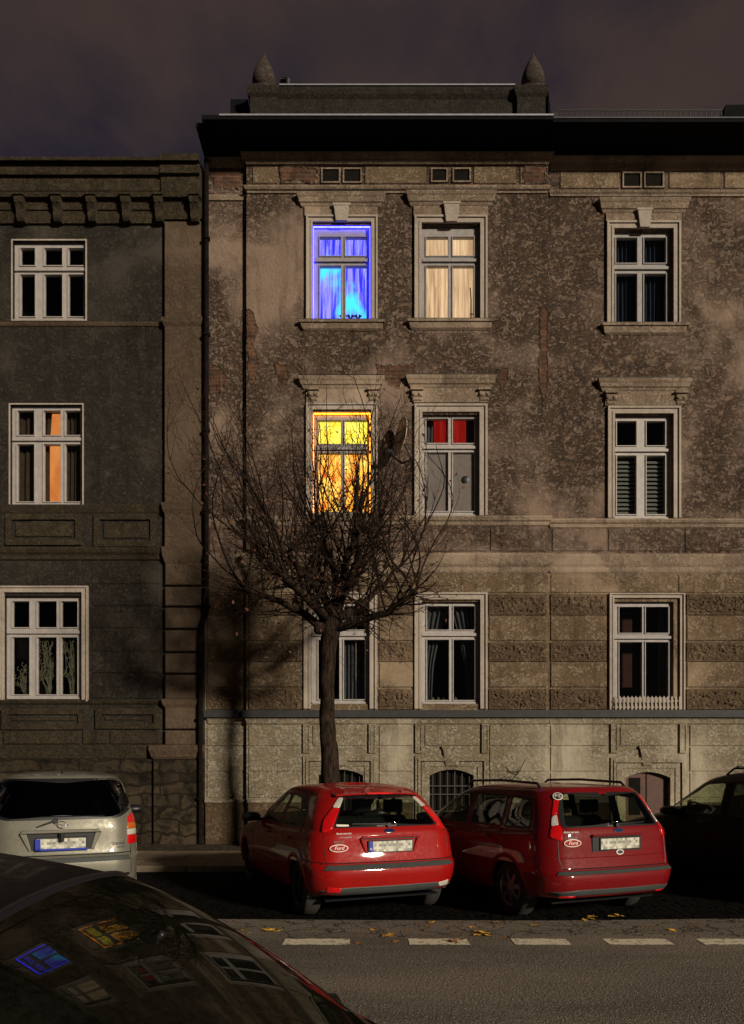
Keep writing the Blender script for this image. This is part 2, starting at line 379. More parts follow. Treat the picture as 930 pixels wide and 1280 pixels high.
def asphalt():
    m, nt, b = mat('asphalt')
    P = coords(nt); V = coords(nt, (.25, 1, 1))
    ag = nt.nodes.new('ShaderNodeTexVoronoi'); ag.inputs['Scale'].default_value = 48; nt.links.new(P, ag.inputs['Vector'])
    spk = ramp(nt, ag.outputs['Distance'], .10, .42, (1, 1, 1), (0, 0, 0))
    sel = ramp(nt, noise_n(nt, P, 38, 2), .46, .60)
    big = noise_n(nt, V, .8, 8, .65, .3)
    c = mix(nt, ramp(nt, big, .35, .65), (.12, .10, .078), (.25, .205, .16))
    c = mix(nt, mth(nt, 'MULTIPLY', mth(nt, 'MULTIPLY', spk, sel), .85), c, (.55, .50, .42))
    c = mix(nt, mth(nt, 'MULTIPLY', ramp(nt, noise_n(nt, P, 45, 4), .5, .65), .6), c, (.03, .024, .02))
    # cracks, only in the broken strip towards the parking bays
    g = nt.nodes.new('ShaderNodeNewGeometry'); sp = nt.nodes.new('ShaderNodeSeparateXYZ'); nt.links.new(g.outputs['Position'], sp.inputs[0])
    nn = nt.nodes.new('ShaderNodeTexNoise'); nn.inputs['Scale'].default_value = 2.5; nn.inputs['Detail'].default_value = 8; nt.links.new(P, nn.inputs['Vector'])
    wv = nt.nodes.new('ShaderNodeVectorMath'); wv.operation = 'ADD'; nt.links.new(P, wv.inputs[0]); nt.links.new(nn.outputs['Color'], wv.inputs[1])
    vo = nt.nodes.new('ShaderNodeTexVoronoi'); vo.feature = 'DISTANCE_TO_EDGE'; vo.inputs['Scale'].default_value = 2.2
    nt.links.new(wv.outputs[0], vo.inputs['Vector'])
    cr = ramp(nt, vo.outputs['Distance'], .0, .035, (1, 1, 1), (0, 0, 0))
    edge = ramp(nt, mth(nt, 'ADD', sp.outputs[1], mth(nt, 'MULTIPLY', noise_n(nt, P, 1.3, 5), .8)), .0, 1.0)
    band = mth(nt, 'GREATER_THAN', mth(nt, 'ADD', sp.outputs[1], mth(nt, 'MULTIPLY', noise_n(nt, P, 1.3, 5), .7)), 7.85)
    k = mth(nt, 'MULTIPLY', cr, band)
    c = mix(nt, mth(nt, 'MULTIPLY', k, .9), c, (.012, .01, .008))
    nt.links.new(c, b.inputs['Base Color']); b.inputs['Roughness'].default_value = .9; b.inputs['Specular IOR Level'].default_value = .25
    h = mth(nt, 'SUBTRACT', mth(nt, 'ADD', mth(nt, 'MULTIPLY', spk, .5), noise_n(nt, P, 35, 5)), mth(nt, 'MULTIPLY', k, 2.0))
    bump(nt, b, h, .8, .012); return m
M['asphalt'] = asphalt()
def slabs():
    m, nt, b = mat('paving_slabs')
    g = nt.nodes.new('ShaderNodeNewGeometry')
    br = nt.nodes.new('ShaderNodeTexBrick'); nt.links.new(g.outputs['Position'], br.inputs[0])
    br.inputs['Color1'].default_value = (.30, .215, .135, 1); br.inputs['Color2'].default_value = (.22, .165, .105, 1); br.inputs['Mortar'].default_value = (.03, .022, .016, 1)
    br.inputs['Scale'].default_value = 1; br.inputs['Brick Width'].default_value = 1.1; br.inputs['Row Height'].default_value = .75; br.inputs['Mortar Size'].default_value = .012
    P = coords(nt); c = mix(nt, mth(nt, 'MULTIPLY', ramp(nt, noise_n(nt, P, 3, 8), .4, .7), .6), br.outputs[0], (.08, .06, .04))
    nt.links.new(c, b.inputs['Base Color']); b.inputs['Roughness'].default_value = .9
    bump(nt, b, mth(nt, 'SUBTRACT', noise_n(nt, P, 30, 6), br.outputs[1]), .6, .01); return m
M['slabs'] = slabs()
def worn_paint():
    m, nt, b = mat('worn_road_paint'); P = coords(nt)
    n = noise_n(nt, P, 14, 8, .75)
    c = ramp(nt, n, .40, .46, (.08, .06, .045), (.78, .70, .52))
    c = mix(nt, mth(nt, 'MULTIPLY', ramp(nt, noise_n(nt, P, 60, 4), .5, .65), .4), c, (.30, .24, .17))
    nt.links.new(c, b.inputs['Base Color']); b.inputs['Roughness'].default_value = .8
    bump(nt, b, noise_n(nt, P, 60, 4), .5, .006); return m
M['roadpaint'] = worn_paint()
def bark():
    m, nt, b = mat('tree_bark'); V = coords(nt, (1, 1, .22))
    n = noise_n(nt, V, 22, 10, .75, .6)
    c = ramp(nt, n, .42, .6, (.008, .006, .005), (.05, .032, .021))
    nt.links.new(c, b.inputs['Base Color']); b.inputs['Roughness'].default_value = .95; b.inputs['Specular IOR Level'].default_value = .1
    bump(nt, b, n, 1.0, .04); return m
M['bark'] = bark()
M['twig'] = simple('twig_bark', (.022, .013, .009), .9, var=.4, spec=.1)
M['dryleaf'] = simple('dry_leaf', (.10, .032, .014), .8, var=.5)
M['yleaf'] = simple('yellow_leaf', (.55, .30, .035), .7, var=.35)
M['bleaf'] = simple('brown_leaf', (.30, .13, .035), .75, var=.4)
def plate_blur():
    m, nt, b = mat('number_plate_face'); g = nt.nodes.new('ShaderNodeTexCoord')
    mp = nt.nodes.new('ShaderNodeMapping'); mp.inputs['Scale'].default_value = (34, 34, 34); nt.links.new(g.outputs['Object'], mp.inputs[0])
    sn = nt.nodes.new('ShaderNodeVectorMath'); sn.operation = 'FLOOR'; nt.links.new(mp.outputs[0], sn.inputs[0])
    wn = nt.nodes.new('ShaderNodeTexWhiteNoise'); nt.links.new(sn.outputs[0], wn.inputs['Vector'])
    c = ramp(nt, wn.outputs[0], .1, .9, (.22, .22, .19), (.62, .60, .50))
    nt.links.new(c, b.inputs['Base Color']); b.inputs['Roughness'].default_value = .5; return m
M['plate'] = plate_blur()

# ---------------------------------------------------------------- camera, sun, sky
cam_d = bpy.data.cameras.new('camera'); cam = bpy.data.objects.new('camera', cam_d); col.objects.link(cam)
cam.location = (0, 0, CAMH); cam.rotation_euler = (R(90), 0, 0)
cam_d.sensor_fit = 'VERTICAL'; cam_d.sensor_height = 36; cam_d.sensor_width = 36 * 930 / 1280
cam_d.lens = FPX / 1280 * 36; cam_d.shift_y = (HY - 640) / 1280; cam_d.clip_start = .02; cam_d.clip_end = 2000
scene.camera = cam
SUN_EL, SUN_AZ = 16, 41       # azimuth measured from straight behind the camera towards its right
sd = bpy.data.lights.new('sun', 'SUN'); sd.energy = 3.5; sd.angle = R(5); sd.color = (1.0, .88, .70)
so = bpy.data.objects.new('sun', sd); col.objects.link(so)
dirv = Vector((-math.sin(R(SUN_AZ)) * math.cos(R(SUN_EL)), math.cos(R(SUN_AZ)) * math.cos(R(SUN_EL)), -math.sin(R(SUN_EL))))
so.rotation_euler = dirv.to_track_quat('-Z', 'Y').to_euler(); so.location = (20, -20, 20)
w = bpy.data.worlds.new('World'); scene.world = w; w.use_nodes = True; nt = w.node_tree
bg = nt.nodes['Background']; tc = nt.nodes.new('ShaderNodeTexCoord')
mp = nt.nodes.new('ShaderNodeMapping'); mp.inputs['Scale'].default_value = (1, 1, 1.6); mp.inputs['Location'].default_value = (-.22, 0, .5)
nt.links.new(tc.outputs['Generated'], mp.inputs[0])
cl = noise_n(nt, mp.outputs[0], 2.3, 6, .55, .2)
c1 = ramp(nt, cl, .40, .56, (.012, .011, .020), (.046, .030, .026))
c1 = mix(nt, mth(nt, 'MULTIPLY', ramp(nt, noise_n(nt, mp.outputs[0], 5, 8, .6, .4), .4, .7), .35), c1, (.016, .014, .019))
spw = nt.nodes.new('ShaderNodeSeparateXYZ'); nt.links.new(tc.outputs['Generated'], spw.inputs[0])
c1 = mix(nt, ramp(nt, mth(nt, 'ADD', mth(nt, 'MULTIPLY', spw.outputs[1], .5), .5), .35, .75), (.004, .0034, .0038), c1)
sky = nt.nodes.new('ShaderNodeTexSky'); sky.sky_type = 'NISHITA'; sky.sun_disc = False
sky.sun_elevation = R(SUN_EL); sky.sun_rotation = R(180 - SUN_AZ)
skym = mix(nt, 1.0, sky.outputs[0], (.0006, .0006, .0007), 'MULTIPLY')
nt.links.new(mix(nt, 1.0, c1, skym, 'ADD'), bg.inputs[0]); bg.inputs[1].default_value = 1.0
scene.view_settings.view_transform = 'Standard'; scene.view_settings.look = 'None'
scene.view_settings.exposure = .18; scene.view_settings.gamma = 1

# ---------------------------------------------------------------- ground
def sheet(name, x0, x1, y0, y1, z, m, th=.02, wav=None):
    b = MB()
    if wav:
        n = 60; vs = []
        for i in range(n + 1):
            x = x0 + (x1 - x0) * i / n
            e = wav(x); vs += [(x, y0, z), (x, y1 + e, z)]
        b.add(vs, [(2 * i, 2 * i + 2, 2 * i + 3, 2 * i + 1) for i in range(n)])
    else: b.box(x0, x1, y0, y1, z - th, z)
    return tag(b.build(name, m), kind='structure')
gm = simple('earth', (.05, .042, .032), .95)
sheet('ground', -300, 300, -300, 300, -.03, gm)
sheet('road', -60, 60, -12, 8.30, .004, M['asphalt'], wav=lambda x: .12 * noise.noise(Vector((x * .9, 3.3, 0))) + .10 * noise.noise(Vector((x * 3.1, 1, 0))))
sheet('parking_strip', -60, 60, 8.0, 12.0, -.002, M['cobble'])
kb = MB()
for i in range(80): kb.box(-40 + i, -40 + i + .985, 12.0, 12.14, -.02, .10, ch=0)
tag(kb.build('kerb', simple('kerb_stone', (.17, .13, .09), .85), bevel=.01), kind='structure')
sheet('pavement', -60, 60, 12.142, 14.1, .095, M['slabs'], .12)
sheet('paving_setts', -60, 60, 14.102, 15.9, .093, M['setts'], .12)
mk = MB()
for a, b_ in ((355, 437), (511, 585), (641, 711), (757, 837), (876, 956), (995, 1075), (1115, 1195), (225, 305), (95, 175), (-30, 50)):
    Y = 7.26; xa, xb = SX(a, Y), SX(b_, Y); n = 14; vs = []
    for i in range(n + 1):
        x = xa + (xb - xa) * i / n
        vs += [(x + rnd.uniform(-.01, .01), Y - .12 + rnd.uniform(-.012, .012), .008), (x, Y + .12 + rnd.uniform(-.012, .012), .008)]
    mk.add(vs, [(2 * i, 2 * i + 2, 2 * i + 3, 2 * i + 1) for i in range(n)])
tag(mk.build('road_marking', M['roadpaint']), kind='structure')

# ---------------------------------------------------------------- buildings
YR, YW, YL = 15.28, 15.40, 15.42        # central bay, side bays, neighbouring house
Bm = empty('tenement_house', (SX(490, YR), YR, 0))
tag(Bm, 'tall weathered brown stucco tenement with blue and yellow lit windows and roof finials', 'building')
Bl = empty('tenement_house', (SX(80, YL), YL, 0))
tag(Bl, 'lower dark grey plaster tenement on the left with bracketed cornice and brown corner pilaster', 'building')

def holes_from(lst, Y): return [(SX(a, Y), SX(b, Y), SZ(d, Y), SZ(c, Y)) for a, b, c, d in lst]
# openings (x0,x1,ytop,ybottom in photograph pixels)
OP = {
 '3a': (391, 463, 281, 402), '3b': (527, 600, 281, 401), '2a': (391, 463, 515, 643), '2b': (528, 599, 518, 645),
 '1a': (389, 462, 752, 880), '1b': (527, 600, 752, 880), 'ba': (398, 454, 962, 1030), 'bb': (537, 592, 962, 1030),
 '3c': (767, 839, 288, 406), '2c': (768, 839, 519, 648), '1c': (767, 842, 752, 880), 'bc': (782, 838, 965, 1045)}
cen = ['3a', '3b', '2a', '2b', '1a', '1b', 'ba', 'bb']; rig = ['3c', '2c', '1c', 'bc']
def wall_zone(name, m, py0, py1, keysC, keysR, cut_top=None):
    b = MB()
    b.plate(SX(308, YR), SX(685, YR), SZ(py1, YR), SZ(py0, YR), holes_from([OP[k] for k in keysC], YR), YR, YR + .36)
    b.plate(SX(256, YW), SX(310, YW), SZ(py1, YR), SZ(py0, YR), [], YW, YW + .24)
    b.plate(SX(684, YW), SX(1250, YW), SZ(py1, YR), SZ(py0, YR), holes_from([OP[k] for k in keysR], YW), YW, YW + .24)
    return b.build(name, m, Bm)
wall_zone('upper_wall', M['wall_upper'], 186, 700, ['3a', '3b', '2a', '2b'], ['3c', '2c'])
wall_zone('ground_floor_wall', M['wall_ground'], 700.2, 892, ['1a', '1b'], ['1c'])
wall_zone('plinth_wall', M['wall_plinth'], 892.2, 1066, ['ba', 'bb'], ['bc'])
# rear mass closing the house
b = MB()
x0, x1 = SX(256, YW), SX(1250, YW)
b.box(x0, x1, YW + 1.6, YW + 1.8, 0, 14.3)
b.box(x0, x0 + .25, YW + .24, YW + 10, 0, 14.3); b.box(x1 - .25, x1, YW + .24, YW + 10, 0, 14.3); b.box(x0, x1, YW + 10, YW + 10.3, 0, 14.3)
b.build('rear_wall', simple('rear_render', (.2, .16, .12), .9), Bm)
# roof slab, gutter, pitched roof
b = MB()
e0, e1 = SX(252, 14.49), SX(692, 14.49)
b.box(e0, e1, 14.49, 26, 14.375, 14.46)
b.box(SX(244, 14.55), e0 - .002, 14.60, 15.6, 14.33, 14.40)
b.box(e1 + .003, x1 + .3, 14.53, 26, 14.36, 14.44)
b.add([(e0, 15.0, 14.462), (x1 + .3, 15.0, 14.462), (x1 + .3, 20.5, 16.1), (e0, 20.5, 16.1), (x1 + .3, 26, 14.462), (e0, 26, 14.462)], [(0, 1, 2, 3), (3, 2, 4, 5)])
b.build('roof', M['roofing'], Bm)
b = MB()
b.box(SX(274, 14.47), e1, 14.470, 14.488, 14.435, 14.468)
b.box(e1 + .004, x1 + .3, 14.512, 14.528, 14.42, 14.445, m=1)
b.build('gutter_edge', [M['flashing'], simple('dull_zinc', (.08, .08, .09), .5, .4)], Bm)
# parapet with pedestals and finials
Yp = 15.32
b = MB()
b.box(SX(318, Yp), SX(675, Yp), Yp, Yp + .5, 14.5, SZ(114, Yp))
b.mould(SX(322, Yp), SX(672, Yp), [(SZ(124, Yp), .0), (SZ(120, Yp), .05), (SZ(115, Yp), .07), (SZ(112, Yp), .07)], Yp - .002, ret=False)
M['parapet'] = plaster('parapet_cement_dimmed', (.050, .042, .036), (.01, .009, .008), (.03, .024, .02), .8, .8, .9, .35)  # weak light at roof height is put into this darker cement colour
M['finial'] = plaster('finial_stone_dimmed', (.10, .078, .068), (.03, .025, .02), (.06, .045, .035), .6, .5, .9, .4)  # stone colour darkened too, for the same weak light up there
par = b.build('parapet', M['parapet'], Bm)
b = MB(); b.box(SX(350, Yp), SX(643, Yp), Yp - .10, Yp + .52, SZ(111.6, Yp), SZ(110, Yp)); b.build('coping_sheet', M['flashing'], par)
for a, c in ((309, 349), (643, 685)):
    b = MB(); Y2 = 15.22
    b.box(SX(a + 3, Y2), SX(c - 3, Y2), Y2, Y2 + .7, 14.5, SZ(115, Y2), ch=.01)
    b.mould(SX(a + 3, Y2), SX(c - 3, Y2), [(SZ(121, Y2), .0), (SZ(118, Y2), .04), (SZ(113, Y2), .06), (SZ(109, Y2), .06)], Y2 - .002)
    b.box(SX(a, Y2), SX(c, Y2), Y2 + .03, Y2 + .72, SZ(115, Y2), SZ(109.5, Y2))
    pd = b.build('pedestal', M['parapet'], par)
    cx = SX((a + c) / 2 + 1.5, Y2 + .33); zb = SZ(109.5, Y2)
    f = MB(); prof = [(0.0, 0), (.15, 0), (.16, .03), (.21, .05), (.24, .12), (.245, .18), (.225, .28), (.18, .39), (.12, .50), (.06, .60), (.02, .68), (0, .70)]
    f.lathe([(r * 1.0, h * 1.15) for r, h in prof], (cx, Y2 + .28, zb + .17), seg=24); f.box(cx - .2, cx + .2, Y2 + .08, Y2 + .48, zb - .02, zb + .17)
    f.build('finial', M['finial'], par, smooth=True)
b = MB(); b.box(SX(288, 15.5), SX(310, 15.5), 15.5, 17.2, 14.5, SZ(124, 15.5)); b.build('roof_upstand', M['roofing'], Bm); b = MB()
b.prism([(SX(685.5, 15.4), SZ(112, 15.4)), (SX(694, 15.4), 14.5), (SX(685.5, 15.4), 14.5)], 15.4, 16); b.build('roof_upstand', M['roofing'], Bm)
b = MB(); b.tube([(SX(360, 16.0), 16.0, 14.6), (SX(360, 16), 16, SZ(100, 16)), (SX(350, 16), 16, SZ(99, 16))], .06, 8)
b.build('vent_pipe', M['iron'], Bm)
b = MB(); Yq = 14.8
for i in range(32):
    px = 700 + i * 6.5
    b.box(SX(px, Yq), SX(px + 1.1, Yq), Yq, Yq + .02, 14.45, SZ(137.5, Yq))
b.box(SX(697, Yq), SX(903, Yq), Yq - .012, Yq - .002, SZ(138.8, Yq), SZ(137.2, Yq)); b.box(SX(697, Yq), SX(903, Yq), Yq - .012, Yq - .002, SZ(149.5, Yq), SZ(148, Yq))
b.box(SX(693, Yq), SX(697, Yq), Yq - .01, Yq + .02, 14.45, SZ(141, Yq))
b.build('snow_guard', M['iron'], Bm)
b = MB(); b.prism([(SX(900, 15.1), 14.45), (SX(907, 15.1), SZ(131, 15.1)), (SX(960, 15.1), SZ(130, 15.1)), (SX(968, 15.1), 14.45)], 15.1, 16.2); b.build('dormer_box', M['roofing'], Bm)

# frieze and cornice bands of the main house
b = MB()
def mp_(b, pa, pb, prof, Y, m=0, ret=True): b.mould(SX(pa, Y), SX(pb, Y), [(SZ(py, Y - p), p) for py, p in prof], Y - .002, m, ret)
mp_(b, 311, 682, [(207, .0), (205, .05), (201, .07), (199, .07), (196, .12), (191, .15), (189, .15)], YR)
mp_(b, 311, 682, [(243, .0), (241, .03), (239, .03), (236, .07), (233, .09), (231, .09)], YR)
mp_(b, 689, 1248, [(214, .0), (211, .04), (206, .05), (204, .05), (200, .10), (196, .13), (194, .13)], YW)
mp_(b, 689, 1248, [(247, .0), (245, .03), (243, .03), (240, .06), (237, .08)], YW)
mp_(b, 262, 303, [(252, .0), (250, .03), (246, .05), (243, .06)], YW)
mp_(b, 262, 303, [(210, .0), (206, .05), (200, .07), (196, .1)], YW)
b.build('cornice', M['trim'], Bm)
b = MB()
for a, c, d, e, Y in ((351, 398, 209, 230, YR), (456, 533, 209, 230, YR), (592, 645, 209, 230, YR), (316, 347, 209, 230, YR), (650, 680, 209, 230, YR), (700, 774, 216, 236, YW), (836, 900, 216, 236, YW), (905, 1000, 216, 236, YW)):
    b = MB(); b.box(SX(a, Y), SX(c, Y), Y - .022, Y + .02, SZ(e, Y), SZ(d, Y), ch=.01)
    b.build('frieze_panel', M['wall_ground'], Bm)
for a, c, d, e, Y in ((403, 424, 211, 230, YR), (430, 451, 211, 230, YR), (540, 558, 211, 229, YR), (567, 587, 211, 229, YR), (779, 800, 216, 236, YW), (806, 828, 216, 236, YW)):
    b = MB(); b.ring(SX(a - 1.5, Y), SX(c + 1.5, Y), SZ(e, Y), SZ(d, Y), .03, Y - .035, Y - .001); o = b.build('attic_window', M['trim'], Bm)
    b = MB(); b.box(SX(a, Y), SX(c, Y), Y - .006, Y + .05, SZ(e - .5, Y), SZ(d + .5, Y)); b.build('pane', M['dark'], o)

# belt courses between ground and first floor
b = MB()
mp_(b, 310, 684, [(658, .0), (656, .03), (652, .04), (650, .07), (646, .09), (644.5, .09)], YR)
mp_(b, 310, 684, [(718, .0), (715, .03), (712, .04), (709, .04), (705, .08), (699, .11), (694, .13), (691, .13)], YR)
mp_(b, 689, 1248, [(661, .0), (659, .03), (655, .04), (653, .07), (650, .09), (648, .09)], YW)
mp_(b, 689, 1248, [(718, .0), (715, .03), (712, .04), (709, .04), (705, .07), (700, .09), (695, .11), (692, .11)], YW)
mp_(b, 262, 304, [(660, .0), (657, .03), (652, .06), (648, .07)], YW)
mp_(b, 262, 304, [(718, .0), (712, .04), (704, .07), (695, .1), (692, .1)], YW)
b.build('belt_course', M['trim'], Bm)
b = MB()
for a, c, Y in ((313, 380, YR), (384, 470, YR), (474, 515, YR), (519, 609, YR), (613, 682, YR), (690, 756, YW), (760, 852, YW), (856, 1100, YW), (262, 304, YW)):
    b = MB(); b.box(SX(a, Y), SX(c, Y), Y - .02, Y + .02, SZ(689, Y), SZ(661, Y), ch=.012)
    b.build('belt_panel', M['wall_upper'], Bm)
# ledge over the plinth
b = MB()
for pa, pb, Y, mm in ((310, 684, YR, 0), (689, 1248, YW, 0), (262, 304, YW, 0)):
    mp_(b, pa, pb, [(906, .0), (904, .03), (900, .04), (897.5, .06)], Y, 0)
    b.box(SX(pa, Y) - .1, SX(pb, Y) + .1, Y - .12, Y + .01, SZ(897, Y), SZ(888, Y) , m=1)
b.build('plinth_ledge', [M['wall_plinth'], M['ledge_metal']], Bm)

# rusticated courses
def courses(name, spans, rows, Y, p, m, par=Bm, ch=.015, jitter=.004):
    for (a, c) in spans:
        for (t, d) in rows:
            b = MB(); q = p + rnd.uniform(-jitter, jitter)
            b.box(SX(a, Y), SX(c, Y), Y - q, Y + .01, SZ(d, Y), SZ(t, Y), ch=ch)
            b.build(name, m, par)
gs = [(311, 378), (474, 516), (611, 683)]; gr = [(688, 758), (858, 1246)]; gl = [(259, 305)]
rows_plain = [(770, 801), (828, 859)]
for sp, Y in ((gs, YR), (gr, YW), (gl, YW)): courses('ashlar_block', sp, rows_plain, Y, .028, M['wall_ground'])
for sp, Y in (([(311, 380), (384, 683)], YR), ([(688, 845), (848, 1246)], YW), (gl, YW)): courses('ashlar_block', sp, [(719, 741)], Y, .022, M['wall_ground'])
def rough_panel(a, c, t, d, Y):
    X0, X1, Z0, Z1 = SX(a, Y), SX(c, Y), SZ(d, Y), SZ(t, Y)
    nx = max(4, int((X1 - X0) / .022)); nz = max(4, int((Z1 - Z0) / .022)); vs = []; fs = []
    for j in range(nz + 1):
        for i in range(nx + 1):
            x = X0 + (X1 - X0) * i / nx; z = Z0 + (Z1 - Z0) * j / nz
            e = min(x - X0, X1 - x, z - Z0, Z1 - z); k = min(1, e / .05)
            h = abs(noise.noise(Vector((x * 13, z * 16, Y)))) * .075 + noise.noise(Vector((x * 31, z * 31, 5))) * .014
            h = (.05 - h) * k
            rim = .018 if k < .5 else 0
            vs.append((x, Y - .012 - max(h * .9, 0) - rim * (1 - k), z))
    for j in range(nz):
        for i in range(nx):
            q = j * (nx + 1) + i; fs.append((q, q + 1, q + nx + 2, q + nx + 1))
    b = MB(); b.add(vs, fs)
    b.ring(X0 - .012, X1 + .012, Z0 - .012, Z1 + .012, .022, Y - .030, Y + .01)
    b.build('rough_stone_panel', M['rough'], Bm)
for sp, Y in ((gs, YR), ([(688, 758), (858, 965), (970, 1080)], YW), (gl, YW)):
    for a, c in sp:
        for t, d in ((744, 768), (804, 826), (862, 886)): rough_panel(a + 1, c - 1, t, d, Y)
prow = [(907, 932), (934, 964), (966, 997)]
for sp, Y in (([(311, 376), (474, 516), (612, 683)], YR), ([(688, 760), (862, 1246)], YW), (gl, YW)): courses('plinth_block', sp, prow, Y, .022, M['wall_plinth'], ch=.01)
b = MB()
for (a, c, Y) in ((310, 376, YR), (474, 516, YR), (612, 684, YR), (688, 760, YW), (862, 1246, YW), (257, 306, YW)):
    b = MB(); b.box(SX(a, Y), SX(c, Y), Y - .09, Y + .01, .06, SZ(1003, Y), ch=.02)
    b.box(SX(a, Y) - .0, SX(c, Y), Y - .105, Y + .01, SZ(1002.8, Y), SZ(999, Y), m=1)
    b.build('base_course', [M['wall_base'], M['wall_plinth']], Bm)
# pilaster strips, surrounds and keystones of the basement openings
def basement(k, x0, x1, px0, px1, top, kx0, kx1, arch, wood=False, Y=YR):
    a, c, t, d = OP[k]
    b = MB()
    for q0, q1 in ((x0, x0 + 9), (x1 - 9, x1)):
        b.ring(SX(q0, Y), SX(q1, Y), SZ(941, Y), SZ(905, Y), .035, Y - .045, Y + .01); b.box(SX(q0 + 2.5, Y), SX(q1 - 2.5, Y), Y - .03, Y + .01, SZ(938.5, Y), SZ(907.5, Y))
    b.box(SX(x0 + 12, Y), SX(x1 - 12, Y), Y - .02, Y + .01, SZ(932, Y), SZ(907, Y), ch=.01)
    for i, (ins, p) in enumerate(((0, .035), (3.5, .055), (8, .02))):
        X0, X1, Z1 = SX(x0 + ins, Y), SX(x1 - ins, Y), SZ(top + ins * .9, Y)
        wd = .05 if i < 2 else .10
        b.box(X0, X0 + wd, Y - p, Y + .01, .07, Z1 - wd); b.box(X1 - wd, X1, Y - p, Y + .01, .07, Z1 - wd); b.box(X0, X1, Y - p, Y + .01, Z1 - wd + .001, Z1)
    o = b.build('basement_window', M['wall_plinth'], Bm)
    b = MB(); X0, X1, Zt, Zb = SX(a, Y), SX(c, Y), SZ(t, Y), SZ(d, Y)
    n = 12; rise = .12; left = []; arc = []
    for i in range(n + 1):
        u = i / n; x = X0 + (X1 - X0) * u; arc.append((x, Zt - rise + rise * (1 - (2 * u - 1) ** 2)))
    b.prism([(X0, Zt)] + [(X0, Zt - rise)] + arc[1:n // 2 + 1], Y + .004, Y + .3)
    b.prism(arc[n // 2:] + [(X1, Zt)], Y + .004, Y + .3)
    b.build('arch_head', M['wall_plinth'], o)
    b = MB(); b.prism([(SX(kx0, Y), SZ(934, Y)), (SX(kx1, Y), SZ(934, Y)), (SX(kx1 - 4, Y), SZ(957, Y)), (SX(kx0 + 4, Y), SZ(957, Y))], Y - .05, Y)
    b.box(SX(kx0 - 1, Y), SX(kx1 + 1, Y), Y - .06, Y, SZ(936, Y), SZ(932.5, Y)); b.build('keystone', M['wall_plinth'], o, bevel=.006)
    b = MB()
    if wood:
        b.box(X0 + .02, (X0 + X1) / 2 - .01, Y + .10, Y + .14, Zb, Zt, ch=.01); b.box((X0 + X1) / 2 + .01, X1 - .02, Y + .12, Y + .16, Zb, Zt, ch=.01)
        b.box(X0 + .10, X0 + .34, Y + .09, Y + .099, Zt - .9, Zt - .12, m=1)
        b.build('door_leaf', [M['wood'], M['dark']], o)
    else:
        b.box(X0, X1, Y + .16, Y + .2, Zb, Zt, m=1)
        for i in range(6): x = X0 + (X1 - X0) * (i + .5) / 6; b.box(x - .008, x + .008, Y + .08, Y + .096, Zb, Zt)
        for z in (Zb + .25, Zb + .6, Zt - .35): b.box(X0, X1, Y + .07, Y + .079, z, z + .02)
        b.build('grille', [simple('grille_iron', (.05, .045, .04), .6), M['dark']], o)
basement('ba', 379, 470, 0, 0, 945, 415, 437, 0)
basement('bb', 519, 611, 0, 0, 945, 553, 576, 0)
basement('bc', 763, 858, 0, 0, 947, 799, 818, 0, True, YW)

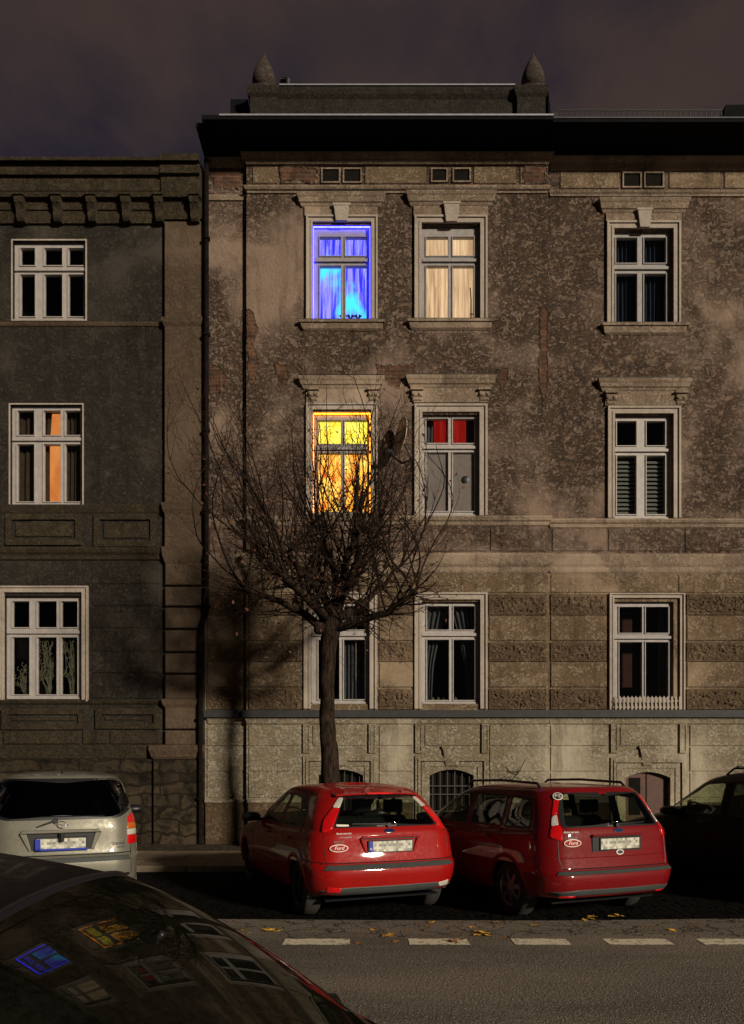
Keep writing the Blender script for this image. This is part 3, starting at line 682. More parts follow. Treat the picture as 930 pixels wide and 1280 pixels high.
# ---- windows
def curtain_mesh(x0, x1, z0, z1, y, folds=7, amp=.03, edge=None, nz=14, seed=0):
    """hanging cloth; edge(v)->fraction of width covered at height v (0 bottom..1 top), from the left"""
    n = folds * 8; vs = []; fs = []; rr = random.Random(seed); ph = rr.uniform(0, 6)
    for j in range(nz + 1):
        v = j / nz; e = edge(v) if edge else 1
        for i in range(n + 1):
            u = i / n; x = x0 + (x1 - x0) * u * e
            a = amp * math.sin(u * folds * 6.283 + ph + .5 * math.sin(v * 3 + ph)) + amp * .5 * noise.noise(Vector((u * folds * 1.7, v * 2, seed)))
            vs.append((x, y + a, z0 + (z1 - z0) * v))
    for j in range(nz):
        for i in range(n): q = j * (n + 1) + i; fs.append((q, q + 1, q + n + 2, q + n + 1))
    b = MB(); b.add(vs, fs); return b
def window(B, Y, op, cas, glassr, hood, sill, framem, style, seed=0, key=None, brackets=None, cw=.05, splay=0):
    """op/cas rects in px; glassr list of pane rects; hood (x0,x1,ytop,ymid,ybot)"""
    a, c, t, d = op; X0, X1, Z0, Z1 = SX(a, Y), SX(c, Y), SZ(d, Y), SZ(t, Y)
    b = MB()
    if cas:
        C0, C1, D0, D1 = SX(cas[0], Y), SX(cas[1], Y), SZ(cas[3], Y), SZ(cas[2], Y)
        wl = min(X0 - C0, D1 - Z1, C1 - X1); 
        def sur(i0, p, w):      # three sided band, open at the sill
            x0_, x1_, z1_ = C0 + i0, C1 - i0, D1 - i0
            b.box(x0_, x0_ + w, Y - p, Y + .01, D0, z1_ - w); b.box(x1_ - w, x1_, Y - p, Y + .01, D0, z1_ - w); b.box(x0_, x1_, Y - p, Y + .01, z1_ - w + .001, z1_)
        W = max(.06, wl)
        sur(0, .065, W * .28); sur(W * .28, .035, W * .36); sur(W * .64, .05, W * .35)
    else:
        b.ring(X0 - .03, X1 + .03, Z0 - .02, Z1 + .03, .03, Y - .012, Y + .02)
    o = b.build('window', M['casing'], B)
    yf = Y + .085
    G = [(SX(g[0], yf), SX(g[1], yf), SZ(g[3], yf), SZ(g[2], yf)) for g in glassr]
    b = MB(); b.plate(X0, X1, Z0, Z1, G, yf, yf + .07)
    for g in G: b.ring(g[0] - .022, g[1] + .022, g[2] - .022, g[3] + .022, .018, yf - .022, yf - .001)
    zt = (min(g[3] for g in G if g[3] < (Z0 + Z1) / 2 + .5) + min(g[2] for g in G if g[2] > (Z0 + Z1) / 2 - .5)) / 2 if len(G) > 1 else Z1
    tops = [g for g in G if (g[2] + g[3]) / 2 > (Z0 + Z1) / 2]; bots = [g for g in G if g not in tops]
    if tops and bots:
        zt = (max(g[3] for g in bots) + min(g[2] for g in tops)) / 2
        b.box(X0 + .01, X1 - .01, yf - .045, yf - .0235, zt - .035, zt + .03, ch=.008)
    b.box(X0 + .01, X1 - .01, yf - .04, yf - .0235, Z0 + .002, Z0 + .05, ch=.01)
    b.build('frame', framem, o)
    b = MB()
    for g in G: b.box(g[0] - .004, g[1] + .004, yf + .03, yf + .034, g[2] - .004, g[3] + .004)
    b.build('pane', M['glass'], o)
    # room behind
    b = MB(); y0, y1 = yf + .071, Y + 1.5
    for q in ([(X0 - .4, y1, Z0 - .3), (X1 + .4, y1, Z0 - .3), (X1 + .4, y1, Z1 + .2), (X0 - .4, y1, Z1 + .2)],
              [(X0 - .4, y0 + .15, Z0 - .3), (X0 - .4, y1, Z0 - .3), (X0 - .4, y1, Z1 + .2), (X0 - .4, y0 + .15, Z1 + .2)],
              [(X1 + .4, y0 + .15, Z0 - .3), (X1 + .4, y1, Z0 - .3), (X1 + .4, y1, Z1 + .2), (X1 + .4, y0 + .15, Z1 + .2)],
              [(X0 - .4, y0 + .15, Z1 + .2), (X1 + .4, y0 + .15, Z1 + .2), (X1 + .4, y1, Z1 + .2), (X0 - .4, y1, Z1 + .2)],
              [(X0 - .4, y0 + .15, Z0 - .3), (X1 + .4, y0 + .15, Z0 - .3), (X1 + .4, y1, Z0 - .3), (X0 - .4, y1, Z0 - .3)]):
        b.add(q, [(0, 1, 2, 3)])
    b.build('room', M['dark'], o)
    if hood:
        hx0, hx1, ht, hm, hb = hood; b = MB(); p = .13
        ins = 7
        b.mould(SX(hx0 + ins, Y), SX(hx1 - ins, Y), [(SZ(hm, Y), .02), (SZ(hm, Y) + .02, .04), (SZ(hm, Y) + .06, .055), (SZ(hm, Y) + .075, .08), (SZ(ht, Y) - .09, .10), (SZ(ht, Y) - .07, .115), (SZ(ht, Y) - .02, p), (SZ(ht, Y), p)], Y - .002)
        b.box(SX(hx0 + ins + 2, Y), SX(hx1 - ins - 2, Y), Y - .04, Y + .01, SZ(hb, Y), SZ(hm, Y) - .001)
        b.box(SX(hx0 + ins, Y) - .135, SX(hx1 - ins, Y) + .135, Y - .14, Y - .001, SZ(ht, Y) + .001, SZ(ht, Y) + .012, m=1)
        b.build('hood', [M['trim'], M['iron']], o)
    if key:
        k0, k1, kt, kb_ = key; b = MB()
        b.prism([(SX(k0, Y), SZ(kt, Y)), (SX(k1, Y), SZ(kt, Y)), (SX(k1 - 3, Y), SZ(kb_, Y)), (SX(k0 + 3, Y), SZ(kb_, Y))], Y - .11, Y - .04)
        b.box(SX(k0 - 1, Y), SX(k1 + 1, Y), Y - .12, Y - .04, SZ(kt + 2.5, Y), SZ(kt - .5, Y))
        b.build('keystone', M['casing'], o, bevel=.006)
    if brackets:
        for (k0, k1, kt, kb_) in brackets:
            b = MB(); x0_, x1_, zt_, zb_ = SX(k0, Y), SX(k1, Y), SZ(kt, Y), SZ(kb_, Y)
            h = zt_ - zb_
            b.box(x0_ - .015, x1_ + .015, Y - .115, Y, zt_ - .05, zt_ - .0015)
            b.box(x0_, x1_, Y - .08, Y, zb_ + h * .3, zt_ - .0515, ch=.02); b.box(x0_ + .02, x1_ - .02, Y - .065, Y, zb_, zb_ + h * .3 - .001, ch=.015)
            for sx in (x0_ + .05, x1_ - .05): b.lathe([(.0, 0), (.035, 0), (.035, -.02), (0, -.025)], (sx, Y - .08, zb_ + h * .52), 'y', 10)
            b.build('bracket', M['trim'], o)
    if sill:
        s0, s1, st, sb = sill; b = MB()
        b.mould(SX(s0 + 6, Y), SX(s1 - 6, Y), [(SZ(sb, Y), .01), (SZ(sb, Y) + .03, .05), (SZ(st, Y) - .06, .08), (SZ(st, Y) - .05, .11), (SZ(st, Y) - .004, .12)], Y - .002)
        b.box(SX(s0 + 5, Y) - .1, SX(s1 - 5, Y) + .1, Y - .11, Y + .08, SZ(st, Y), SZ(st, Y) + .015, m=1)
        b.build('sill', [M['trim'], M['iron']], o)
    yc = yf + .20
    w_, h_ = X1 - X0, Z1 - Z0
    def led(m, s=.02, bottom=False):
        b = MB(); yy = yf - .03
        b.box(X0 + .004, X1 - .004, yy - s, yy, Z1 - .022, Z1 - .004); b.box(X0 + .004, X0 + .014, yy - s, yy, Z0 + .06, Z1 - .03)
        b.box(X1 - .014, X1 - .004, yy - s, yy, Z0 + .06, Z1 - .03); b.build('light_strip', m, o)
    if style == 'blue':
        curtain_mesh(X0, X1, Z0, Z1, yc, 11, .03, seed=seed).build('curtain', M['lit_blue'], o, smooth=True); led(M['led_blue'])
        for k in range(3):
            b = MB(); x = X0 + w_ * (.52 + k * .13)
            b.lathe([(.0, 0), (.05, 0), (.065, .1), (0, .1)], (x, yf + .11, Z0 + .05), seg=10)
            for q in range(6):
                a_ = q * 1.05; b.tube([(x, yf + .11, Z0 + .13), (x + .03 * math.cos(a_), yf + .11, Z0 + .2), (x + .07 * math.cos(a_), yf + .11 + .02 * math.sin(a_), Z0 + .24 + .03 * math.sin(q))], [.008, .012, .018], 5)
            b.build('potted_plant', M['black'], o)
    elif style == 'cream':
        curtain_mesh(X0, X1, Z0, Z1, yc, 12, .025, seed=seed).build('curtain', M['lit_cream'], o, smooth=True)
        b = MB(); b.tube([(X1 - .16, yf + .1, Z0 + .1), (X1 - .16, yf + .1, Z0 + .55), (X1 - .18, yf + .1, Z0 + .8)], .012, 6); b.tube([(X1 - .2, yf + .1, Z0 + .1), (X1 - .08, yf + .1, Z0 + .1), (X1 - .08, yf + .1, Z0 + .25), (X1 - .18, yf + .1, Z0 + .25)], .015, 6); b.build('ornament', M['black'], o)
        b = curtain_mesh(X0, X1 - w_ * .02, Z0, Z0 + h_ * .42, yc - .07, 9, .012, seed=seed + 1); b.build('half_curtain', M['lit_cream'], o, smooth=True)
    elif style == 'yellow':
        zm = Z0 + h_ * .64
        b = MB(); b.box(X0, X1, yc, yc + .01, zm, Z1); b.build('lit_panel', M['lit_yellow'], o)
        curtain_mesh(X0, X1, Z0, zm - .002, yc, 9, .03, seed=seed).build('curtain', M['lit_orange'], o, smooth=True); led(M['led_orange'])
        b = MB(); cx_, cz_ = X0 + w_ * .73, Z0 + h_ * .33
        pts = [(cx_ + .055 * math.cos(k * .5236), yf + .1, cz_ + .055 * math.sin(k * .5236)) for k in range(13)]; b.tube(pts, .02, 8)
        b.tube([(cx_, yf + .1, cz_ - .06), (cx_, yf + .1, cz_ - .38)], .022, 8); b.tube([(cx_ - .05, yf + .1, Z0 + .1), (cx_, yf + .1, Z0 + .28), (cx_ + .06, yf + .1, Z0 + .1)], .035, 8)
        b.build('ornament', M['black'], o)
    elif style == 'red':
        zm = (Z0 + h_ * .66)
        for q0, q1, mm, nm in ((0, .22, M['curtain_dark'], 'curtain'), (.22, .44, M['lit_red'], 'curtain'), (.56, .80, M['lit_red'], 'curtain'), (.80, 1, M['curtain_dark'], 'curtain'), (.44, .56, M['curtain_dark'], 'curtain')):
            curtain_mesh(X0 + w_ * q0, X0 + w_ * q1, zm, Z1, yc, 3, .02, seed=seed + int(q0 * 10)).build(nm, mm, o, smooth=True)
        b = MB(); b.box(X0 + .03, X1 - .03, yf + .04, yf + .05, Z0 + .05, zm); b.build('frosted_panel', M['film'], o)
        b = MB(); b.lathe([(0, 0), (.075, 0), (.075, -.02), (.03, -.03), (0, -.03)], (X0 + w_ * .77, yf + .038, Z0 + h_ * .38), 'y', 20); b.build('round_vent', M['black'], o)
    elif style == 'blind':
        b = MB(); n = 15
        for i in range(n):
            z = Z0 + .06 + i * (h_ * .62) / n
            b.add([(X0 + .05, yf + .10, z), (X1 - .05, yf + .10, z), (X1 - .05, yf + .13, z + h_ * .62 / n * .68), (X0 + .05, yf + .13, z + h_ * .62 / n * .68)], [(0, 1, 2, 3)])
        b.build('blind', M['blind'], o)
    elif style == 'navy':
        for q0, q1 in ((.06, .42), (.55, .92)):
            curtain_mesh(X0 + w_ * q0, X0 + w_ * q1, Z0, Z1, yc, 5, .035, seed=seed + 3).build('curtain', M['curtain_navy'], o, smooth=True)
    elif style == 'drapes':
        for s in (1, -1):
            xa = X0 if s > 0 else X1; xb = X0 + w_ / 2
            f = lambda v: .45 + .55 * max(0, (v - .35) / .65) ** 1.3 if v > .35 else .45 - .15 * (.35 - v)
            curtain_mesh(xa, xb, Z0, Z1, yc, 5, .03, edge=f, seed=seed + s).build('curtain', M['curtain_dark'], o, smooth=True)
        b = MB()
        for k in range(5): x = X0 + w_ * (.2 + .1 * k); b.lathe([(0, 0), (.03, 0), (.04, .06), (.02, .1), (0, .12)], (x, yf + .12, Z0 + .05), seg=8)
        b.build('ornaments', M['twigs_ornaments'], o)
    elif style == 'drape_warm':
        for q0, q1 in ((.0, .16), (.84, 1.0)):
            curtain_mesh(X0 + w_ * q0, X0 + w_ * q1, Z0, Z1, yc, 3, .03, seed=seed).build('curtain', M['curtain_dark'], o, smooth=True)
        b = MB(); b.box(X0 + w_ * .22, X0 + w_ * .46, yc + .25, yc + .26, Z0 + .4, Z1 - .1); b.build('room_wall', simple('dim_red_wall', (.05, .014, .008), .9), o)
    elif style == 'lace':
        curtain_mesh(X0 + w_ * .55, X0 + w_ * .98, Z0, Z1, yc, 6, .03, edge=lambda v: .9, seed=seed).build('curtain', M['curtain_dark'], o, smooth=True)
        b = MB(); b.tube([(X0 + w_ * .76, yf + .12, Z0 + .5), (X0 + w_ * .76, yf + .12, Z0 + 1.35)], .012, 6)
        for z in (.6, .85, 1.1, 1.3): b.lathe([(0, 0), (.035, .02), (0, .05)], (X0 + w_ * .76, yf + .12, Z0 + z), seg=8)
        b.build('wind_chime', M['lace'], o)
    elif style == 'orange':
        b = MB(); b.box(X0 + w_ * .2, X0 + w_ * .75, yc + .12, yc + .13, Z0, Z1); b.build('lit_wall', M['lit_room'], o)
        curtain_mesh(X0, X0 + w_ * .50, Z0, Z1, yc, 5, .03, edge=lambda v: .92 + .22 * max(0, v - .68), seed=seed).build('curtain', M['curtain_brown'], o, smooth=True)
        curtain_mesh(X1, X0 + w_ * .68, Z0, Z1, yc, 5, .03, edge=lambda v: .92, seed=seed + 2).build('curtain', M['curtain_brown'], o, smooth=True)
    elif style == 'twig_reflection':  # twigs added indoors to stand for trees mirrored in the panes
        for (q, n_) in ((.2, 7), (.52, 12), (.84, 9)):
            b = MB(); rr = random.Random(seed + int(q * 100)); bx_ = X0 + w_ * q
            for k in range(n_ * 2):
                z = Z0 + .05 + rr.uniform(0, .2); x = bx_ + rr.uniform(-.05, .05); pts = []; a_ = rr.uniform(-.5, .5)
                for i in range(8):
                    pts.append((x, yf + .12 + rr.uniform(-.01, .01), z)); x += .09 * math.sin(a_); z += .11 * math.cos(a_) * (1.6 if q != .2 else .7); a_ += rr.uniform(-.7, .7)
                b.tube(pts, [.006] * 8, 4)
                for i in range(3, 8): b.add([(pts[i][0], pts[i][1], pts[i][2]), (pts[i][0] + .05, pts[i][1] - .01, pts[i][2] + .04), (pts[i][0] + .02, pts[i][1], pts[i][2] + .06)], [(0, 1, 2)])
            b.build('reflected_twigs', M['twigs_ornaments'], o)
    return o
def G4(xa, xb, xc, xd, t0, t1, b0, b1): return [(xa, xb, t0, t1), (xc, xd, t0, t1), (xa, xb, b0, b1), (xc, xd, b0, b1)]
window(Bm, YR, OP['3a'], (383, 472, 271, 402), G4(400, 426, 432, 458, 297, 320, 333, 399), (372, 481, 245, 260, 271), (375, 480, 403, 414), M['frame_grey'], 'blue', 1, key=(417, 437, 259, 280))
window(Bm, YR, OP['3b'], (518, 609, 271, 401), G4(533, 560, 566, 592, 297, 320, 333, 399), (508, 619, 243, 259, 271), (510, 616, 402, 413), M['frame_grey'], 'cream', 2, key=(554, 574, 257, 281))
window(Bm, YR, OP['2a'], (383, 472, 505, 644), G4(398, 426, 431, 459, 526, 555, 567, 640), (374, 480, 473, 487, 504), None, M['frame_grey'], 'yellow', 3, brackets=[(385, 398, 487, 502), (460, 473, 487, 502)])
window(Bm, YR, OP['2b'], (518, 609, 506, 645), G4(533, 560, 566, 593, 524, 554, 566, 639), (508, 619, 472, 486, 504), None, M['frame'], 'red', 4, brackets=[(514, 528, 487, 502), (598, 612, 487, 502)])
window(Bm, YR, OP['1a'], (380, 471, 741, 886), G4(398, 424, 430, 456, 758, 787, 800, 874), None, None, M['frame'], 'lace', 5)
window(Bm, YR, OP['1b'], (518, 609, 741, 886), G4(534, 561, 567, 593, 758, 787, 800, 875), None, None, M['frame'], 'drapes', 6)
window(Bm, YW, OP['3c'], (758, 850, 278, 406), G4(770, 796, 805, 832, 298, 329, 343, 404), (748, 860, 252, 268, 278), (752, 858, 407, 419), M['frame_grey'], 'navy', 7, key=(795, 813, 265, 288))
window(Bm, YW, OP['2c'], (759, 850, 509, 648), G4(771, 795, 808, 831, 527, 557, 570, 643), (747, 862, 476, 490, 508), None, M['frame'], 'blind', 8, brackets=[(756, 770, 491, 507), (843, 857, 491, 507)])
wg = window(Bm, YW, OP['1c'], (761, 855, 742, 887), G4(774, 802, 807, 835, 759, 791, 803, 872), None, None, M['frame_grey'], 'drape_warm', 9)
b = MB(); Yg = YW - .09
for i in range(17):
    x = 769 + i * 5.0; zt = SZ(871.5, Yg)
    b.prism([(SX(x, Yg), SZ(887, Yg)), (SX(x + 2.2, Yg), SZ(887, Yg)), (SX(x + 2.2, Yg), zt), (SX(x + 1.1, Yg), zt + .03), (SX(x, Yg), zt)], Yg, Yg + .015)
for py in (876, 884): b.box(SX(767, Yg), SX(853, Yg), Yg + .016, Yg + .026, SZ(py + 1, Yg), SZ(py - 1, Yg))
b.build('picket_guard', M['casing'], wg)

# patches of missing render
def brick_patch(pts, Y, B=Bm, m='brick', seed=1):
    cx = sum(p[0] for p in pts) / len(pts); cy = sum(p[1] for p in pts) / len(pts)
    out = []; rr = random.Random(seed); n = len(pts)
    for i in range(n):
        (xa, ya), (xb, yb) = pts[i], pts[(i + 1) % n]; L = math.hypot(xb - xa, yb - ya); k = max(2, int(L / 3))
        for j in range(k):
            u = j / k; out.append((xa + (xb - xa) * u + rr.uniform(-1.6, 1.6), ya + (yb - ya) * u + rr.uniform(-1.6, 1.6)))
    b = MB(); c = (SX(cx, Y), Y - .006, SZ(cy, Y)); P = [(SX(x, Y), Y - .004, SZ(y, Y)) for x, y in out]
    n = len(P); b.add([c] + P, [(0, 1 + i, 1 + (i + 1) % n) for i in range(n)])
    # broken render edge standing proud of the bricks
    for i in range(n):
        a, d = Vector(P[i]), Vector(P[(i + 1) % n]); ce = Vector(c)
        oa = a + (a - ce).normalized() * .03; od = d + (d - ce).normalized() * .03
        f = Vector((0, -.014, 0)); b.add([a, d, d + f, a + f, od, oa], [(0, 1, 2, 3), (3, 2, 4, 5)], 1)
    b.build('exposed_brick', [M[m], M['wall_upper']], B)
brick_patch([(310, 385), (316, 390), (322, 410), (316, 430), (324, 455), (318, 478), (310, 480)], YR, seed=2)
brick_patch([(675, 385), (684, 385), (684, 490), (679, 500), (673, 470), (676, 430)], YR, seed=3)
brick_patch([(471, 457), (519, 457), (516, 468), (505, 474), (498, 486), (484, 478), (474, 470)], YR, seed=4)
brick_patch([(620, 461), (634, 460), (636, 475), (628, 484), (622, 474)], YR, seed=5)
brick_patch([(262, 455), (275, 458), (284, 474), (276, 490), (262, 492)], YW, seed=6)
brick_patch([(654, 207), (682, 208), (682, 229), (656, 229)], YR - .02, seed=7)
brick_patch([(352, 208), (396, 210), (394, 229), (370, 224), (352, 228)], YR - .022, seed=8)
brick_patch([(263, 213), (303, 212), (303, 236), (270, 234)], YW, seed=9)
brick_patch([(343, 455), (362, 458), (360, 480), (350, 476)], YR, seed=12)
b = MB()
def stroke(pts, Y, r=.008): b.tube([(SX(x, Y), Y, SZ(y, Y)) for x, y in pts], r, 5)
Yv = YR - .026
stroke([(657, 949), (650, 962), (641, 974)], Yv); stroke([(632, 958), (638, 966), (645, 965), (650, 958)], Yv, .006); stroke([(634, 963), (646, 969), (652, 962)], Yv, .005)
stroke([(625, 973), (628, 974), (630, 970), (633, 975), (636, 971), (640, 975), (643, 972), (647, 972), (650, 975), (655, 970), (659, 974), (663, 971), (667, 975), (673, 974)], Yv, .005)
b.build('graffiti', M['blacktext'], Bm); b = MB()
stroke([(318, 982), (325, 975), (331, 983), (322, 986)], Yv, .006); stroke([(322, 986), (320, 994), (332, 992)], Yv, .005)
b.build('graffiti', M['blacktext'], Bm)
# drain pipe between the houses
b = MB(); Yd = 15.25
b.tube([(SX(258, Yd), Yd, 14.2), (SX(258, Yd), Yd, SZ(765, Yd)), (SX(252, Yd), Yd, SZ(782, Yd)), (SX(250.5, Yd), Yd, SZ(800, Yd)), (SX(250.5, Yd), Yd, .1)], .05, 10)
for py in (300, 420, 540, 640, 760, 900, 1000):
    x = SX(258 if py < 765 else 250.5, Yd); b.lathe([(.064, 0), (.078, 0), (.078, .05), (.064, .05)], (x, Yd, SZ(py, Yd)), seg=12)
b.build('drain_pipe', M['pipe'], Bm, smooth=False)

# ---- neighbouring house on the left
xl0, xl1 = SX(-330, YL), SX(255, YL)
LW = {'3': (16, 107, 301, 400), '2': (13, 103, 506, 632), '1': (6, 101, 745, 874)}
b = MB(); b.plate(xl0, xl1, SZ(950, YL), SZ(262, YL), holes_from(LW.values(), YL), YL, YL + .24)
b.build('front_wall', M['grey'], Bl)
b = MB(); b.box(xl0, xl1 - .001, YL - .06, YL + .2, .05, SZ(949, YL)); b.build('stone_base', M['stone_foot'], Bl)
b = MB(); b.box(xl0, xl0 + .25, YL + .25, YL + 10, 0, 13.6); b.box(xl0, xl1, YL + 1.7, YL + 1.9, 0, 13.6); b.box(xl1 - .2, xl1 - .002, YL + .25, YL + 10, 0, 13.6); b.box(xl0, xl1, YL + 9.8, YL + 10, 0, 13.6)
b.build('rear_wall', simple('rear_render_grey', (.1, .09, .08), .9), Bl)
b = MB(); b.add([(xl0, 14.95, 13.95), (xl1, 14.95, 13.95), (xl1, 20, 15.2), (xl0, 20, 15.2), (xl0, 25.4, 13.6), (xl1, 25.4, 13.6)], [(0, 1, 2, 3), (3, 2, 5, 4)]); b.build('roof', M['roofing'], Bl)
b = MB()
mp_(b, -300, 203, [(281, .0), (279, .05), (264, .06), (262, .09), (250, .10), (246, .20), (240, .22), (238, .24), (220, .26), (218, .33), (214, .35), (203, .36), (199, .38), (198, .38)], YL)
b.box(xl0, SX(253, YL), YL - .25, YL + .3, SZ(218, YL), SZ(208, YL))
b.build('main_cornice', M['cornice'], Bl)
b = MB()
mp_(b, 206, 254, [(276, .0), (274, .11), (262, .13), (250, .15), (246, .24), (238, .27), (220, .30), (216, .37), (200, .40), (192, .41)], YL, ret=False)
b.build('pilaster_capital', M['cornice'], Bl)
for px in (-16, 27, 73, 116, 159, 200, 244):
    Y = YL - (.15 if px > 230 else .09); b = MB(); z1, z0 = SZ(251, Y), SZ(278, Y); x = SX(px, Y); hw_ = .095
    pr = []
    for i in range(13):
        u = i / 12; z = z1 - (z1 - z0) * u; p = .12 * (1 - u) ** .7 + .03 * math.sin(u * 9) + .03
        pr.append((z, p))
    vs = []; 
    for z, p in pr: vs += [(x - hw_ * (1 - .25 * (z1 - z) / (z1 - z0)), Y - p, z), (x + hw_ * (1 - .25 * (z1 - z) / (z1 - z0)), Y - p, z), (x + hw_, Y + .12, z), (x - hw_, Y + .12, z)]
    b.add(vs, [(i * 4 + k, i * 4 + (k + 1) % 4, i * 4 + 4 + (k + 1) % 4, i * 4 + 4 + k) for i in range(12) for k in range(4)] + [(0, 1, 2, 3), (48, 49, 50, 51)])
    for sx in (-.05, .05): b.lathe([(0, -.02), (.04, -.01), (.04, .03), (0, .03)], (x + sx, Y - .14, z1 - .10), 'y', 10)
    b.box(x - hw_ - .02, x + hw_ + .02, Y - .19, Y + .1, z1, z1 + .04)
    b.build('cornice_bracket', M['cornice'], Bl)
mp0 = MB()
mp_(mp0, -300, 203, [(409, .0), (407, .03), (404, .05), (402, .06)], YL, 0)
mp_(mp0, -300, 203, [(643, .0), (640, .03), (636, .05), (632, .07), (630.5, .07)], YL, 1)
mp_(mp0, -300, 203, [(701, .0), (699, .04), (694, .05), (690, .10), (686, .12), (684, .12)], YL, 1)
mp_(mp0, -300, 203, [(881, .0), (879, .04), (876, .06), (874.5, .06)], YL, 1)
mp_(mp0, -300, 180, [(950, .0), (948, .05), (944, .07), (941, .08), (934, .12), (931, .13)], YL, 1)
mp0.build('string_course', [M['pilaster'], M['cornice']], Bl)
Yp2 = YL - .10
b = MB()
for t, d in ((277, 398), (408, 629), (643, 684)): b.box(SX(206, Yp2), SX(252, Yp2), Yp2, YL + .02, SZ(d, Yp2), SZ(t, Yp2))
for t, d in ((703, 731), (733.5, 757), (759.5, 785), (787.5, 814), (816.5, 841), (843.5, 874), (884, 911), (913, 931)):
    b.box(SX(206, Yp2), SX(252, Yp2), Yp2 - .01, YL + .02, SZ(d, Yp2), SZ(t, Yp2), ch=.02)
for t, d in ((398, 408), (629, 643), (684, 703), (874, 884)):
    b.mould(SX(206, Yp2), SX(250, Yp2), [(SZ(d, Yp2), .0), (SZ(d - (d - t) * .4, Yp2), .04), (SZ(t, Yp2), .06)], Yp2 + .0)
mp_(b, 192, 251, [(949, .0), (946, .04), (943, .05), (938, .08), (931, .08)], Yp2)
b.build('corner_pilaster', M['pilaster'], Bl)
b = MB(); b.box(SX(192, Yp2), SX(253, Yp2), Yp2 - .04, YL + .02, .05, SZ(949.5, Yp2), ch=.015); b.build('pilaster_base', M['stone_foot'], Bl)
b = MB(); Y = YL
for t, d in ((706, 730), (733.5, 757), (759.5, 785), (787.5, 814), (816.5, 841), (843.5, 873)):
    for q0, q1 in ((115, 200), (-290, -12)): b = MB(); b.box(SX(q0, Y), SX(q1, Y), Y - .02, Y + .01, SZ(d, Y), SZ(t, Y), ch=.012); b.build('ashlar_block', M['grey'], Bl)
b = MB()
for a, c, t, d in ((8, 102, 643, 682), (118, 196, 643, 684), (3, 106, 886, 912), (120, 200, 886, 911), (-110, -8, 643, 684)):
    b = MB(); b.ring(SX(a, Y), SX(c, Y), SZ(d, Y), SZ(t, Y), .12, Y - .05, Y + .01, m=0); b.box(SX(a + 12, Y), SX(c - 12, Y), Y - .03, Y + .01, SZ(d - 11, Y), SZ(t + 11, Y), ch=.01)
    b.build('wall_panel', M['cornice'], Bl)
for a, c in ((5, 100), (104, 135), (138, 200), (-200, 2)):
    b = MB(); b.box(SX(a, Y), SX(c, Y), Y - .04, Y + .01, SZ(930, Y), SZ(914, Y), ch=.015); b.build('stone_block', M['cornice'], Bl)
def G6(c, t0, t1, b0, b1): return [(a, d, t0, t1) for a, d in c] + [(a, d, b0, b1) for a, d in c]
window(Bl, YL, LW['3'], None, G6([(26, 44), (56, 78), (86, 105)], 311, 332, 344, 396), None, None, M['frame'], 'none', 20)
window(Bl, YL, LW['2'], None, G6([(22, 43), (55, 76), (82, 101)], 514, 544, 556, 627), None, None, M['frame'], 'orange', 21)
window(Bl, YL, LW['1'], (-2, 111, 733, 877), G6([(16, 37), (47, 71), (77, 97)], 752, 784, 797, 868), None, None, M['frame'], 'twig_reflection', 22)

# ---------------------------------------------------------------- satellite dish
dx, dz, dy = SX(501, 14.95), SZ(545, 14.95), 14.95
D = empty('satellite_dish', (dx, 15.2, dz)); tag(D, 'white satellite dish with dark lettering, seen nearly edge-on between the yellow and red lit windows', 'satellite dish')
b = MB(); b.lathe([(0, .07), (.12, .06), (.24, .035), (.34, 0), (.345, -.012), (.24, .02), (.12, .045), (0, .055)], (0, 0, 0), 'y', 32)
o = b.build('reflector', simple('dish_enamel', (.62, .52, .40), .5, bstr=0), D, smooth=True, local=True)
DR = (R(-6), R(8), R(-72)); o.location = (0, dy - 15.2, 0); o.rotation_euler = DR; o.scale = (1, 1, 1.08)
b = MB(); b.box(-.24, .24, -.012, -.006, -.09, .11); q = b.build('badge', M['blacktext'], o, local=True)
text_obj('nc+', .24, M['whitesticker'], q, (0, -.016, .01), (R(90), 0, 0))
b = MB(); b.tube([(.22, .2, -.35), (.20, -.1, -.35), (.04, dy - 15.2 + .02, -.1)], .02, 8); b.tube([(0, dy - 15.2, -.33), (-.14, dy - 15.2 - .10, -.42), (-.25, dy - 15.2 - .12, -.38)], .012, 8); b.build('arm', M['iron'], D, local=True)
b = MB(); b.lathe([(0, -.06), (.04, -.06), (.05, .0), (.04, .08), (0, .08)], (-.25, dy - 15.2 - .12, -.36), 'x', 12); b.build('receiver', M['iron'], D, local=True)

# ---------------------------------------------------------------- tree
TY = 12.9; tx = SX(411, TY)
T = empty('pollarded_tree', (tx, TY, .09)); tag(T, 'bare pollarded tree with a fan of thin twigs behind the red hatchback', 'tree')
def tp(px, py, dy=0): return Vector((SX(px, TY + dy), TY + dy, SZ(py, TY + dy)))
b = MB()
tr = [Vector((tx, TY, .05)), tp(413, 985), tp(412, 940), tp(409, 900), tp(409, 850), tp(410, 815), tp(413, 790), tp(417, 770), tp(423, 748), tp(426, 728)]
def resample(pts, k):
    out = []
    for i in range(len(pts) - 1):
        for j in range(k): out.append(pts[i].lerp(pts[i + 1], j / k))
    return out + [pts[-1]]
trp = resample(tr, 5); rr_ = [.22, .16, .145, .135, .128, .135, .18, .16, .12, .11]
rads = []
for i in range(len(tr) - 1):
    for j in range(5): rads.append(rr_[i] + (rr_[i + 1] - rr_[i]) * j / 5)
rads.append(.02)
b.tube(trp, rads, 14)
for v in range(len(b.v)):
    p = Vector(b.v[v]); n = noise.noise(p * 5) * .035 + noise.noise(p * Vector((1, 1, .3)).length * 12) * .01
    c = Vector((tx, TY, p.z)); d = (p - c); d.z = 0
    if d.length > .01: p += d.normalized() * n
    b.v[v] = tuple(p)
